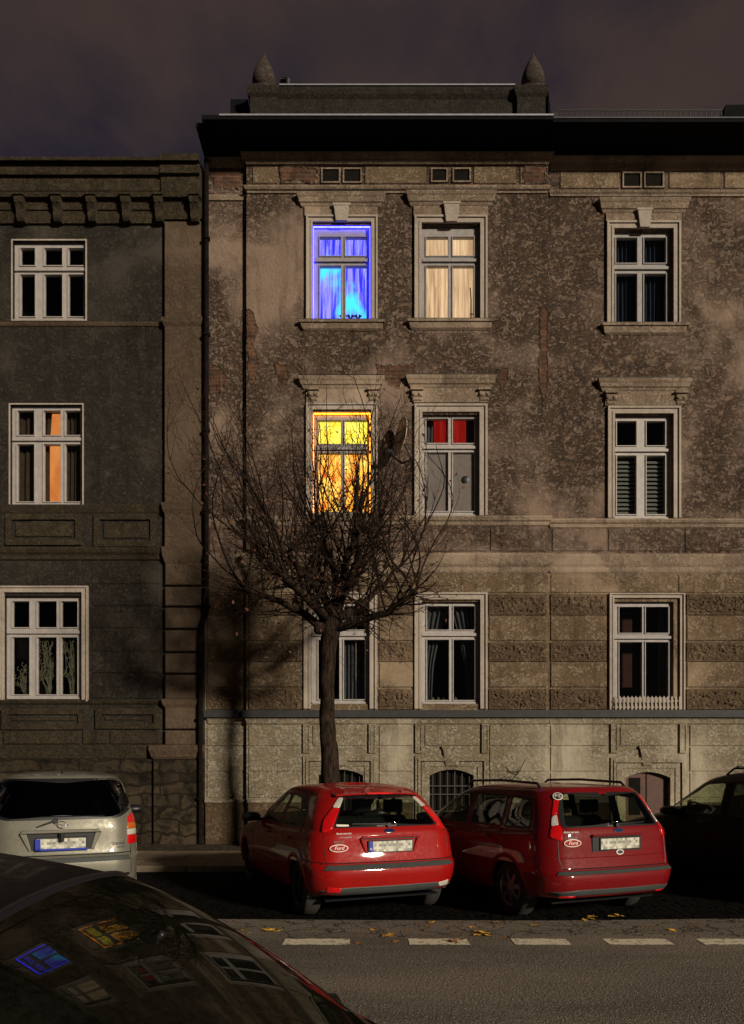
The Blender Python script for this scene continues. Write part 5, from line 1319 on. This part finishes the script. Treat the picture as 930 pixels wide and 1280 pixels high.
# roof spoiler and high brake light
b = MB(); z0 = 1.405; ys = c1.hit((0, 0, 1.40), (0, 1, 0))[0].y
vs = []
for i in range(13):
    u = -1 + i / 6; x = u * .52; bow = .05 * u * u
    vs += [(x, ys - .06 + bow, 1.398 - .02 * u * u), (x, ys - .07 + bow, 1.42 - .02 * u * u), (x, ys + .12 + bow, 1.455 - .028 * u * u), (x, ys + .10 + bow, 1.39 - .02 * u * u)]
b.add(vs, [(i * 4 + k, i * 4 + (k + 1) % 4, i * 4 + 4 + (k + 1) % 4, i * 4 + 4 + k) for i in range(12) for k in range(4)] + [(0, 1, 2, 3), (48, 49, 50, 51)])
b.build('roof_spoiler', M['red_paint'], c1.root, smooth=False, local=True, bevel=.008)
b = MB(); b.box(-.16, .16, ys - .078, ys - .06, 1.400, 1.424, ch=.004); b.build('brake_light', M['lamp_red'], c1.root, local=True)
rear_wiper(c1, 0, 1.06, -.42, 1.075)
b = MB(); b.tube([(0, 1.9, 1.48), (0, 1.75, 1.62)], [.008, .003], 6)
c1.interior(L, 2.0, 1.05); c1.finish()

# ---- red estate
L2 = 4.47
ec = [dict(hw=.78, yr=.20, yf=L2 - .15, zr=.29, zs=.20, zf=.22), dict(hw=.86, yr=.07, yf=L2 - .05, zr=.32, zs=.26, zf=.28), dict(hw=.90, yr=.025, yf=L2 - .01, zr=.42, zs=.36, zf=.38),
      dict(hw=.910, yr=.0, yf=L2, zr=.52, zs=.48, zf=.50), dict(hw=.915, yr=.01, yf=L2 - .01, zr=.575, zs=.58, zf=.56), dict(hw=.915, yr=.05, yf=L2 - .04, zr=.61, zs=.66, zf=.62),
      dict(hw=.91, yr=.075, yf=L2 - .08, zr=.78, zs=.80, zf=.68), dict(hw=.90, yr=.085, yf=L2 - .16, zr=.93, zs=.885, zf=.76), dict(hw=.88, yr=.095, yf=L2 - .45, zr=1.0, zs=.93, zf=.85, rf=.5),
      dict(hw=.855, yr=.11, yf=L2 - 1.12, zr=1.045, zs=.965, zf=.985, rf=.45), dict(hw=.81, yr=.17, yf=L2 - 1.42, zr=1.15, zs=1.10, zf=1.13, rf=.35), dict(hw=.74, yr=.29, yf=L2 - 1.85, zr=1.36, zs=1.34, zf=1.35, rf=.35),
      dict(hw=.68, yr=.36, yf=L2 - 2.08, zr=1.45, zs=1.44, zf=1.43, rf=.3), dict(hw=.58, yr=.42, yf=L2 - 2.3, zr=1.49, zs=1.49, zf=1.475, rf=.3), dict(hw=.3, yr=.75, yf=L2 - 2.6, zr=1.505, zs=1.512, zf=1.495, rr=.15, rf=.15), dict(hw=.05, yr=1.0, yf=L2 - 2.9, zr=1.508, zs=1.518, zf=1.50, rr=.03, rf=.03)]
c2 = Car('parked_car', at_rear(*CAR2), TH, ec, M['red_paint2'], 'dark red estate car with roof rails and round window sticker, parked right of the hatchback')
c2.window([(-.66, 0, 1.06), (.66, 0, 1.06), (.62, 0, 1.22), (.555, 0, 1.43), (-.555, 0, 1.43), (-.62, 0, 1.22)], (0, 1, 0), M['carglass'], rim=.045, rad=.05, name='rear_window')
for s in (-1, 1):
    c2.window([(s, .50, 1.03), (s, 1.02, 1.01), (s, 1.02, 1.38), (s, .62, 1.37)], (-s, 0, 0), M['carglass'], name='side_window', rim=.03)
    c2.window([(s, 1.10, 1.01), (s, 1.86, 1.00), (s, 1.84, 1.385), (s, 1.10, 1.38)], (-s, 0, 0), M['darkglass'], name='side_window', rim=.03)
    c2.window([(s, 1.94, 1.00), (s, 2.98, .985), (s, 2.85, 1.07), (s, 2.41, 1.31), (s, 2.15, 1.385), (s, 1.92, 1.385)], (-s, 0, 0), M['carglass'], name='side_window', rim=.03)
    c2.seam([(s, 1.90, 1.0), (s, 1.90, .75), (s, 1.88, .35)], (-s, 0, 0)); c2.seam([(s, 1.06, 1.0), (s, 1.08, .80), (s, 1.22, .62), (s, 1.25, .35)], (-s, 0, 0)); c2.seam([(s, 3.0, .98), (s, 3.0, .7), (s, 2.96, .35)], (-s, 0, 0))
    handle(c2, s, 1.32, .89, M['red_paint2']); handle(c2, s, 2.26, .87, M['red_paint2']); mirror(c2, s, 2.84, 1.02, .86)
    c2.wheel(.90, .32, .89, M['silver_alloy'], s, 7); c2.wheel(3.55, .32, .89, M['silver_alloy'], s, 7)
    c2.patch('tail_lamp', [(s * .73, 0, .92), (s * .86, 0, .96), (s * .82, 0, 1.07), (s * .74, 0, 1.09), (s * .715, 0, 1.05)], (-s * .3, .95, 0), [M['lamp_red']], off=.012, rad=.03)
    c2.patch('tail_lamp', [(s * .735, 0, 1.20), (s * .79, 0, 1.18), (s * .73, 0, 1.38), (s * .66, 0, 1.40)], (-s * .3, .95, 0), [M['lamp_red']], off=.010, rad=.02)
    c2.patch('reverse_lamp', [(s * .74, 0, 1.09), (s * .82, 0, 1.07), (s * .79, 0, 1.175), (s * .736, 0, 1.195)], (-s * .3, .95, 0), [M['lamp_clear']], off=.010, rad=.02)
    c2.patch('reflector', [(s * .55, 0, .335), (s * .72, 0, .335), (s * .72, 0, .305), (s * .55, 0, .305)], (0, 1, 0), [M['lamp_red']], off=.006, rad=.01)
    b = MB(); b.tube([(s * .60, .62, 1.455), (s * .60, .72, 1.53), (s * .60, 1.5, 1.55), (s * .60, 2.2, 1.53), (s * .60, 2.32, 1.46)], .016, 8); b.build('roof_rail', M['alloy'], c2.root, smooth=True, local=True)
c2.window([(-.66, 0, 1.03), (.66, 0, 1.03), (.56, 0, 1.40), (-.56, 0, 1.40)], (0, -1, 0), M['carglass'], name='windscreen', rim=.05, cut=.03)
c2.patch('headlamp', [(.52, 0, .62), (.80, 0, .64), (.78, 0, .78), (.62, 0, .76)], (-.2, -1, 0), [M['lamp_clear']], off=.004); c2.patch('headlamp', [(-.52, 0, .62), (-.80, 0, .64), (-.78, 0, .78), (-.62, 0, .76)], (.2, -1, 0), [M['lamp_clear']], off=.004)
strip(c2, .585, .04, M['greytrim'], .016)
c2.patch('lower_bumper', [(-.78, 0, .345), (.78, 0, .345), (.80, 0, .38), (.55, 0, .40), (-.55, 0, .40), (-.80, 0, .38)], (0, 1, 0), [M['greytrim']], off=.01, rad=.01)
c2.seam([(-.70, 0, .625), (.70, 0, .625)], (0, 1, 0), r=.006); c2.seam([(-.72, 0, .74), (.72, 0, .74)], (0, 1, 0), r=.005, m=M['red_paint2'], name='tailgate_crease')
for s in (-1, 1): c2.seam([(s * .70, 0, .625), (s * .725, 0, .72), (s * .725, 0, 1.05)], (0, 1, 0), r=.005)
b = MB(); h, nn = c2.hit((0, 0, .88), (0, 1, 0)); y = h.y
b.box(-.34, .34, y - .030, y + .02, .962, .985, ch=.006); b.build('tailgate_grip', M['red_paint2'], c2.root, local=True, bevel=.005)
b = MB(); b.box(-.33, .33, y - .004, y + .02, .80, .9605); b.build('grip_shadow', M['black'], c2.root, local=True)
c2.plate(.03, .88, depth=.018, blueside=False)
oval_badge(c2, .03, 1.02, .065, .027); oval_badge(c2, -.57, .90, .105, .042, True)
c2.label_text('FOCUS', -.57, .955, .035, M['alloy']); c2.label_text('Auto-serwis', -.58, 1.015, .035, M['whitesticker'], shear=.3)
o = c2.oval(-.565, 1.385, .055, .055, [M['black'], M['whitesticker']], ring=.010, off=.010, name='round_sticker'); text_obj('PZ', .06, M['whitesticker'], o, (0, -.008, 0), (R(90), 0, 0))
o = c2.oval(.03, .785, .05, .03, [M['black'], M['whitesticker']], ring=.010, off=.006, name='round_sticker')
c2.label_text('SERVICE', 0, 1.415, .03, M['lamp_red'], off=.008)
rear_wiper(c2, .02, 1.075, .42, 1.09)
b = MB(); b.box(-.75, .75, .62, .70, .9, 1.02); b.build('luggage_cover', M['seat'], c2.root, local=True)
c2.interior(L2, 2.1, 1.15); c2.finish()

# ---- silver people carrier
L3 = 4.32
zc = [dict(hw=.78, yr=.20, yf=L3 - .15, zr=.28, zs=.20, zf=.22), dict(hw=.83, yr=.06, yf=L3 - .05, zr=.33, zs=.26, zf=.28), dict(hw=.86, yr=.015, yf=L3 - .01, zr=.45, zs=.36, zf=.38),
      dict(hw=.868, yr=.0, yf=L3, zr=.60, zs=.50, zf=.52), dict(hw=.872, yr=.01, yf=L3 - .02, zr=.70, zs=.62, zf=.62), dict(hw=.872, yr=.06, yf=L3 - .05, zr=.735, zs=.70, zf=.68),
      dict(hw=.87, yr=.08, yf=L3 - .1, zr=.85, zs=.82, zf=.74), dict(hw=.862, yr=.09, yf=L3 - .3, zr=1.02, zs=.92, zf=.86), dict(hw=.845, yr=.11, yf=L3 - .95, zr=1.12, zs=1.0, zf=1.04, rf=.5),
      dict(hw=.79, yr=.16, yf=L3 - 1.35, zr=1.30, zs=1.22, zf=1.26, rf=.4), dict(hw=.72, yr=.22, yf=L3 - 1.75, zr=1.50, zs=1.47, zf=1.50, rf=.3),
      dict(hw=.66, yr=.27, yf=L3 - 1.95, zr=1.585, zs=1.57, zf=1.58, rf=.3), dict(hw=.57, yr=.33, yf=L3 - 2.15, zr=1.625, zs=1.625, zf=1.625, rf=.3), dict(hw=.3, yr=.6, yf=L3 - 2.5, zr=1.65, zs=1.655, zf=1.65, rr=.15, rf=.15), dict(hw=.05, yr=.9, yf=L3 - 2.8, zr=1.655, zs=1.662, zf=1.655, rr=.03, rf=.03)]
zs3 = [dict(c) for c in zc]
for c in zs3: c['hw'] *= .955
c3 = Car('parked_car', at_rear(*CAR3), TH, zs3, M['silver_paint'], 'beige silver people carrier with large dark rear window, parked leftmost against the stone base')
c3.window([(-.60, 0, 1.13), (.60, 0, 1.13), (.74, 0, 1.22), (.76, 0, 1.30), (.66, 0, 1.55), (.58, 0, 1.585), (-.58, 0, 1.585), (-.66, 0, 1.55), (-.76, 0, 1.30), (-.74, 0, 1.22)], (0, 1, 0), M['darkglass'], rim=.05, rad=.08, name='rear_window')
for s in (-1, 1):
    c3.window([(s, .50, 1.09), (s, .98, 1.06), (s, .98, 1.48), (s, .58, 1.48)], (-s, 0, 0), M['darkglass'], name='side_window', rim=.03)
    c3.window([(s, 1.06, 1.06), (s, 1.86, 1.05), (s, 1.84, 1.50), (s, 1.06, 1.49)], (-s, 0, 0), M['darkglass'], name='side_window', rim=.03)
    c3.window([(s, 1.94, 1.05), (s, 3.0, 1.04), (s, 2.55, 1.32), (s, 2.28, 1.49), (s, 1.92, 1.50)], (-s, 0, 0), M['darkglass'], name='side_window', rim=.03)
    handle(c3, s, 1.3, .95, M['silver_paint']); handle(c3, s, 2.25, .94, M['silver_paint']); mirror(c3, s, 2.80, 1.08, .84)
    c3.wheel(.82, .31, .85, M['silver_alloy'], s, 6); c3.wheel(3.48, .31, .85, M['silver_alloy'], s, 6)
    ry = (-s * .45, .9, 0)
    c3.patch('tail_lamp', [(s * .735, .1, .83), (s * .88, .2, .835), (s * .875, .2, .93), (s * .738, .1, .93)], ry, [M['lamp_red']], off=.010, rad=.02)
    c3.patch('reverse_lamp', [(s * .738, .1, .935), (s * .875, .2, .935), (s * .87, .2, 1.0), (s * .742, .1, 1.0)], ry, [M['lamp_clear']], off=.009, rad=.01)
    c3.patch('indicator_lamp', [(s * .742, .1, 1.005), (s * .87, .2, 1.005), (s * .865, .2, 1.07), (s * .752, .1, 1.07)], ry, [M['lamp_amber']], off=.010, rad=.01)
    c3.patch('tail_lamp', [(s * .752, .1, 1.075), (s * .865, .2, 1.075), (s * .855, .2, 1.14), (s * .845, .2, 1.185), (s * .775, .1, 1.14)], ry, [M['lamp_red']], off=.011, rad=.02)
    c3.seam([(s * .735, 0, .745), (s * .745, 0, .9), (s * .76, 0, 1.08)], (0, 1, 0), r=.005); c3.seam([(s * .735, 0, .745), (s * .735, 0, .5)], (0, 1, 0), r=.004)
c3.window([(-.64, 0, 1.08), (.64, 0, 1.08), (.56, 0, 1.56), (-.56, 0, 1.56)], (0, -1, 0), M['darkglass'], name='windscreen', rim=.05, cut=.03)
c3.patch('headlamp', [(.50, 0, .66), (.78, 0, .68), (.76, 0, .82), (.6, 0, .80)], (-.2, -1, 0), [M['lamp_clear']]); c3.patch('headlamp', [(-.50, 0, .66), (-.78, 0, .68), (-.76, 0, .82), (-.6, 0, .80)], (.2, -1, 0), [M['lamp_clear']])
strip(c3, .69, .05, M['greytrim'], .018); strip(c3, .50, .035, M['black'], .006, name='bumper_groove')
c3.seam([(-.735, 0, .742), (.735, 0, .742)], (0, 1, 0), r=.006)
b = MB(); h, nn = c3.hit((0, 0, .90), (0, 1, 0)); y = h.y
b.prism([(-.42, .99), (.42, .99), (.39, 1.025), (-.39, 1.025)], y - .045, y + .03); b.prism([(-.42, .988), (-.35, .988), (-.30, .80), (-.33, .80)], y - .02, y + .01); b.prism([(.35, .988), (.42, .988), (.33, .80), (.30, .80)], y - .02, y + .01)
b.build('tailgate_grip', M['silver_paint'], c3.root, local=True, bevel=.008)
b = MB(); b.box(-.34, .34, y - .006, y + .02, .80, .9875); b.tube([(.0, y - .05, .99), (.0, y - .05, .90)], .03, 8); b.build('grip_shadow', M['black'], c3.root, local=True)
p3 = c3.plate(0, .865, depth=.02, blueside=False, w_=.50, h_=.13)
b = MB(); b.box(-.265, -.21, y - .05, y - .046, .80, .93); b.box(-.265, .265, y - .05, y - .046, .80, .822); b.build('blue_frame', M['euroblue'], p3, local=True)
o = c3.oval(.0, 1.075, .05, .042, [M['silver_paint'], M['chrome']], ring=.009, name='badge')
b = MB(); b.box(-.075, .005, -.014, -.008, .0, .008); b.box(-.005, .075, -.014, -.008, -.008, 0.0); b.build('badge_bolt', M['alloy'], o, local=True)
c3.label_text('ZAFIRA', .60, .845, .045, M['alloy']); c3.label_text('2.0 DTI', .62, .805, .03, M['alloy'])
rear_wiper(c3, -.06, 1.12, -.25, 1.055); c3.seam([(-.22, 0, 1.165), (.45, 0, 1.165)], (0, 1, 0), r=.005, name='wiper_blade', off=.012)
b = MB(); b.tube([(0, .5, 1.645), (0, .48, 1.70)], [.012, .006], 6); b.build('aerial', M['black'], c3.root, local=True)
b = MB(); h, nn = c3.hit((-.66, 0, .83), (0, 1, 0)); b.lathe([(0, 0), (.022, 0), (.03, -.004), (0, -.005)], tuple(h + nn * .003), 'y', 5); b.lathe([(0, 0), (.015, 0), (.02, -.004), (0, -.005)], tuple(h + nn * .003 + Vector((.01, 0, .04))), 'y', 5); b.build('small_sticker', M['whitesticker'], c3.root, local=True)
c3.interior(L3, 2.1, 1.25, belt=1.02, floor=.5); c3.finish()

# ---- black people carrier at the right edge
bc_ = [dict(c) for c in zc]
for c in bc_: c['hw'] *= 1.03; c['tf'] = .05
for c in zc: pass
c4_ = Car('parked_car', at_rear(*CAR4), TH, bc_, M['black_gloss'], 'black people carrier with roof bars at the right edge, seen from its dark side', 'car')
for s in (-1, 1):
    c4_.window([(s, .50, 1.09), (s, .98, 1.06), (s, .98, 1.48), (s, .58, 1.48)], (-s, 0, 0), M['darkglass'], name='side_window', rim=.03)
    c4_.window([(s, 1.06, 1.06), (s, 1.86, 1.05), (s, 1.84, 1.50), (s, 1.06, 1.49)], (-s, 0, 0), M['darkglass'], name='side_window', rim=.03)
    c4_.window([(s, 1.98, 1.05), (s, 3.02, 1.04), (s, 2.90, 1.14), (s, 2.50, 1.37), (s, 2.28, 1.49), (s, 1.96, 1.50)], (-s, 0, 0), M['carglass'], name='side_window', rim=.03)
    handle(c4_, s, 1.3, .95, M['alloy']); handle(c4_, s, 2.25, .94, M['alloy']); mirror(c4_, s, 2.80, 1.08, .84)
    c4_.wheel(.82, .31, .87, M['silver_alloy'], s, 6); c4_.wheel(3.48, .31, .87, M['silver_alloy'], s, 6)
    b = MB(); b.tube([(s * .58, .7, 1.62), (s * .58, .8, 1.69), (s * .58, 2.0, 1.69), (s * .58, 2.12, 1.60)], .015, 8); b.build('roof_rail', M['black'], c4_.root, smooth=True, local=True)
c4_.window([(-.62, 0, 1.13), (.62, 0, 1.13), (.74, 0, 1.24), (.62, 0, 1.57), (-.62, 0, 1.57), (-.74, 0, 1.24)], (0, 1, 0), M['darkglass'], rim=.05, rad=.08, name='rear_window')
c4_.window([(-.66, 0, 1.08), (.66, 0, 1.08), (.58, 0, 1.56), (-.58, 0, 1.56)], (0, -1, 0), M['carglass'], name='windscreen', rim=.05, cut=.03)
b = MB(); b.box(-.78, .78, 1.75, 1.79, 1.70, 1.725); b.build('roof_bar', M['black'], c4_.root, local=True, bevel=.005)
c4_.interior(L3, 2.15, 1.25, belt=1.0, floor=.45); c4_.finish()

# ---- dark car in the foreground, alongside the camera, front to the right
FY = 1.848                       # its long axis runs parallel to the road at this distance
FC = empty('parked_car', (-1.2, FY, 0)); tag(FC, 'black car in the near left foreground, windscreen mirroring the blue and orange windows', 'car')
PX = [(-3.3, .62, .60, .62), (-3.25, .80, .72, .70), (-3.05, .98, .76, .62), (-2.6, 1.22, .62, .20), (-2.1, 1.42, .57, .05), (-1.6, 1.475, .57, .03), (-1.2, 1.478, .575, .02), (-.95, 1.464, .58, .01)]
def prof_z(x):
    if x <= -.8:
        # roof: gentle arc joining the windscreen
        if x > -1.9: u = (x + .8); return 1.438 - .22 * u - .11 * u * u
        t = (-x - 1.9); return max(.55, 1.5469 - .02 * t - .62 * t * t)
    if x <= .10: u = x + .8; return 1.4388 - .3866 * u - .30 * u * u
    t = x - .10; return .8477 - .08 * t - .09 * t * t
def crown(x, y):
    T_ = [(-1.6, 0), (-1.272, .004), (-1.089, .043), (-.862, .055), (-.566, .078), (-.356, .070), (-.142, .047), (.0, .010), (.12, 0), (9, 0)]; r = 0
    for (a, va), (b_, vb) in zip(T_, T_[1:]):
        if a <= x < b_: r = va + (vb - va) * (x - a) / (b_ - a)
    return .1475 * y * y + r * (max(0, abs(y) - .48) / .19) ** 2
def halfw(x): return .87 - .05 * max(0, (-x - 2.2)) - .06 * max(0, (x - .6)) ** 2
def glassw(x):
    if x <= -.8: return .665
    if x <= .10: return .665 + .07 * (x + .8) / .9
    return .735
xs = [-3.25 + i * .06 for i in range(int((1.12 + 3.25) / .06) + 1)]
b = MB(); NRg = 30
rowsF = []
for x in xs:
    zt = prof_z(x); hw_ = halfw(x); gw = glassw(x)
    cabin = -2.6 < x < .10; zs_ = min(.90, zt - .03)
    pts = []
    for i in range(11): y = gw * i / 10; pts.append((y, zt - crown(x, y)))
    ze = pts[-1][1]
    if zt > 1.0:
        for t in (.25, .5, .8, 1.0): pts.append((gw + (.83 - gw) * t ** .8, ze + (.92 - ze) * t))
        pts += [(hw_, .84), (hw_ + .015, .65), (hw_, .45), (hw_ - .04, .25)]
    else:
        for t in (.25, .5, .8, 1.0): pts.append((gw + (hw_ - .02 - gw) * t, ze - (.07) * t * t))
        z4 = pts[-1][1]; pts += [(hw_, z4 - .06), (hw_ + .015, min(.65, z4 - .1)), (hw_, .45), (hw_ - .04, .25)]
    rowsF.append(pts)
npt = len(rowsF[0]); vs = []
for x, pts in zip(xs, rowsF):
    for y, z in pts[::-1]: vs.append((x + 1.2, y, z))
    for y, z in pts[1:]: vs.append((x + 1.2, -y, z))
w2 = 2 * npt - 1; fs = []
for i in range(len(xs) - 1):
    for k in range(w2 - 1):
        xm = (xs[i] + xs[i + 1]) / 2; cell = abs(k - (npt - 1) + .5)
        if -.78 < xm < .08 and cell < 9.6: continue          # windscreen opening
        if abs(k + .5 - (npt - 1)) > 15.2 and (math.hypot(xm - .45, .3) < 0): continue
        fs.append((i * w2 + k, (i + 1) * w2 + k, (i + 1) * w2 + k + 1, i * w2 + k + 1))
fs.append(tuple(range(w2))); fs.append(tuple((len(xs) - 1) * w2 + k for k in range(w2)))
b.add(vs, fs); b.build('body', M['black_gloss'], FC, smooth=True, local=True)
b = MB(); nx, ny = 40, 28; vs = []
for i in range(nx + 1):
    x = -.80 + .92 * i / nx; gw = glassw(x) + .012
    for j in range(ny + 1):
        y = -gw + 2 * gw * j / ny; u = x + .8; vs.append((x + 1.2, y, 1.4388 - .3866 * u - .30 * u * u - crown(x, y) + .004))
fs = []; ms = []
for i in range(nx):
    for j in range(ny):
        fs.append((i * (ny + 1) + j, (i + 1) * (ny + 1) + j, (i + 1) * (ny + 1) + j + 1, i * (ny + 1) + j + 1)); ms.append(1 if (i < 1 or i > nx - 3 or j < 1 or j > ny - 4) else 0)
b.v = vs; b.f = fs; b.m = ms; b.build('windscreen', [M['screen'], M['black']], FC, smooth=True, local=True)
b = MB(); b.tube([(.40, y, 1.4388 - crown(-.8, y) + .004) for y in [-.58 + 1.16 * k / 20 for k in range(21)]], .006, 6); b.build('windscreen_seal', M['black'], FC, smooth=True, local=True)
for s in (-1, 1):      # polished pillar strips and side windows
    b = MB(); vs = []
    for i in range(31):
        x = -.82 + .98 * i / 30; gw = glassw(x); zc_ = prof_z(x) - crown(x, gw)
        for dy, dz in ((.006, .008), (.03, .006), (.06, -.008), (.095, -.045)): vs.append((x + 1.2, s * (gw + dy), zc_ + dz))
    b.add(vs, [(i * 4 + k, i * 4 + 4 + k, i * 4 + 5 + k, i * 4 + 1 + k) for i in range(30) for k in range(3)]); b.build('windscreen_pillar', M['black_paint'], FC, smooth=True, local=True)
    b = MB(); vs = [(-2.2 + 1.2, s * .825, .95), (-.50 + 1.2, s * .825, .95), (-.85 + 1.2, s * .715, 1.26), (-1.9 + 1.2, s * .71, 1.30)]; b.add([(v[0], v[1] + s * .022, v[2]) for v in vs], [(0, 1, 2, 3)]); b.build('side_window', M['darkglass'], FC, local=True)
    for wx in (-2.55, .35):
        b = MB(); b.lathe([(.2, 0), (.31, s * -.004), (.32, -s * .03), (.32, -s * .18), (.2, -s * .2)], (0, 0, 0), 'y', 32); o = b.build('wheel', M['rubber'], FC, smooth=True, local=True); o.location = (wx + 1.2, s * .875, .32)
        b = MB(); b.lathe([(.2, 0), (.19, -s * .02), (.05, -s * .03), (0, -s * .01)], (0, 0, 0), 'y', 24); b.build('rim', M['alloy'], o, smooth=True, local=True)
b = MB(); c = Vector((.85, -.36, .98)); b.tube([c + Vector((.06 * math.sin(a), .18 * math.cos(a), .17 * math.sin(a))) for a in [2 * math.pi * k / 20 for k in range(21)]], .015, 6); b.build('steering_wheel', M['black'], FC, local=True)
b = MB(); b.box(-1.4, 1.25, -.70, .70, .40, .42); b.box(1.02, 1.25, -.66, .66, .42, .80); b.build('cabin_floor', M['seat'], FC, local=True)
for s in (-1, 1):
    b = MB(); b.box(.05, .2, s * .36 - .24, s * .36 + .24, .5, 1.05, ch=.04); b.box(.2, .7, s * .36 - .24, s * .36 + .24, .5, .62, ch=.03); b.build('seat', M['seat'], FC, local=True, bevel=.03)
b = MB(); b.box(.62, .65, -.11, .11, 1.24, 1.30); b.tube([(.64, 0, 1.29), (.68, 0, 1.33)], .012, 6); b.build('interior_mirror', M['black'], FC, local=True, bevel=.01)
for y0_, y1_ in ((-.1, -.55), (.5, .02)):
    pts = []
    for k in range(9):
        u = k / 8; y = y0_ + (y1_ - y0_) * u; x = .05 - .10 * u; uu = x + .8; pts.append((x + 1.2, y, 1.4388 - .3866 * uu - .30 * uu * uu - .1475 * y * y + .02))
    b = MB(); b.tube(pts, .008, 6); b.build('wiper', M['black'], FC, local=True)

# ---------------------------------------------------------------- fallen leaves
def leaf_mesh(m, seed):
    rr = random.Random(seed); b = MB(); n = 14; P = []
    for i in range(n):
        a = 2 * math.pi * i / n; r = .055 * (1 + .45 * math.cos(5 * a)) * rr.uniform(.8, 1.1) + .012; P.append((r * math.cos(a), r * math.sin(a), .008 + .016 * rr.random()))
    b.add([(0, 0, .006)] + P, [(0, 1 + i, 1 + (i + 1) % n) for i in range(n)]); b.tube([(-.05, 0, .008), (-.12, .01, .012)], .002, 4)
    return b.build('fallen_leaf', m, mesh_only=True)
lm = [leaf_mesh(M['yleaf'], 1), leaf_mesh(M['yleaf'], 2), leaf_mesh(M['bleaf'], 3), leaf_mesh(M['bleaf'], 4)]
spots = [(306, 1163, 0, 1), (307, 1168, 0, 1.1), (336, 1164, 0, 1.6), (346, 1165, 0, 1.2), (447, 1181, 2, 1), (484, 1172, 2, 1.5), (488, 1170, 0, 1.2), (540, 1154, 0, 1), (535, 1158, 2, .9),
         (602, 1170, 0, 1.9), (607, 1168, 1, 1.6), (612, 1171, 0, 1.2), (569, 1178, 2, 1.6), (575, 1176, 2, 1.3), (620, 1155, 2, 1.3), (634, 1173, 2, 1.2), (596, 1166, 2, 1), (667, 1157, 0, .9), (731, 1151, 0, 1),
         (740, 1147, 0, 1.3), (768, 1147, 0, 1.6), (775, 1146, 1, 1.4), (841, 1164, 0, 1), (742, 1150, 1, .8), (510, 1165, 2, .7), (560, 1160, 2, .8), (700, 1163, 2, .7), (645, 1163, 0, .8), (580, 1168, 2, .9),
         (466, 1163, 0, .7), (495, 1178, 2, .8), (870, 1158, 2, .8), (805, 1160, 2, .7), (350, 1158, 2, .8), (390, 1162, 0, .7), (590, 1160, 0, .9), (690, 1170, 2, .6)]
for i, (px, py, k, s) in enumerate(spots):
    Y = FPX * CAMH / (py - HY); me = lm[k + i % 2] if k == 2 else lm[k]
    o = bpy.data.objects.new('fallen_leaf', me); col.objects.link(o); o.location = (SX(px, Y), Y, .004); o.rotation_euler = (rnd.uniform(-.2, .2), rnd.uniform(-.2, .2), rnd.uniform(0, 6.3)); o.scale = (s * .58,) * 3
    if k == 2: tag(o, 'small brown fallen leaf on the cracked asphalt edge near the dashed line', 'leaf', 'brown fallen leaves on the road edge')
    else: tag(o, 'bright yellow fallen leaf on the cracked asphalt edge near the dashed line', 'leaf', 'yellow fallen leaves on the road edge')
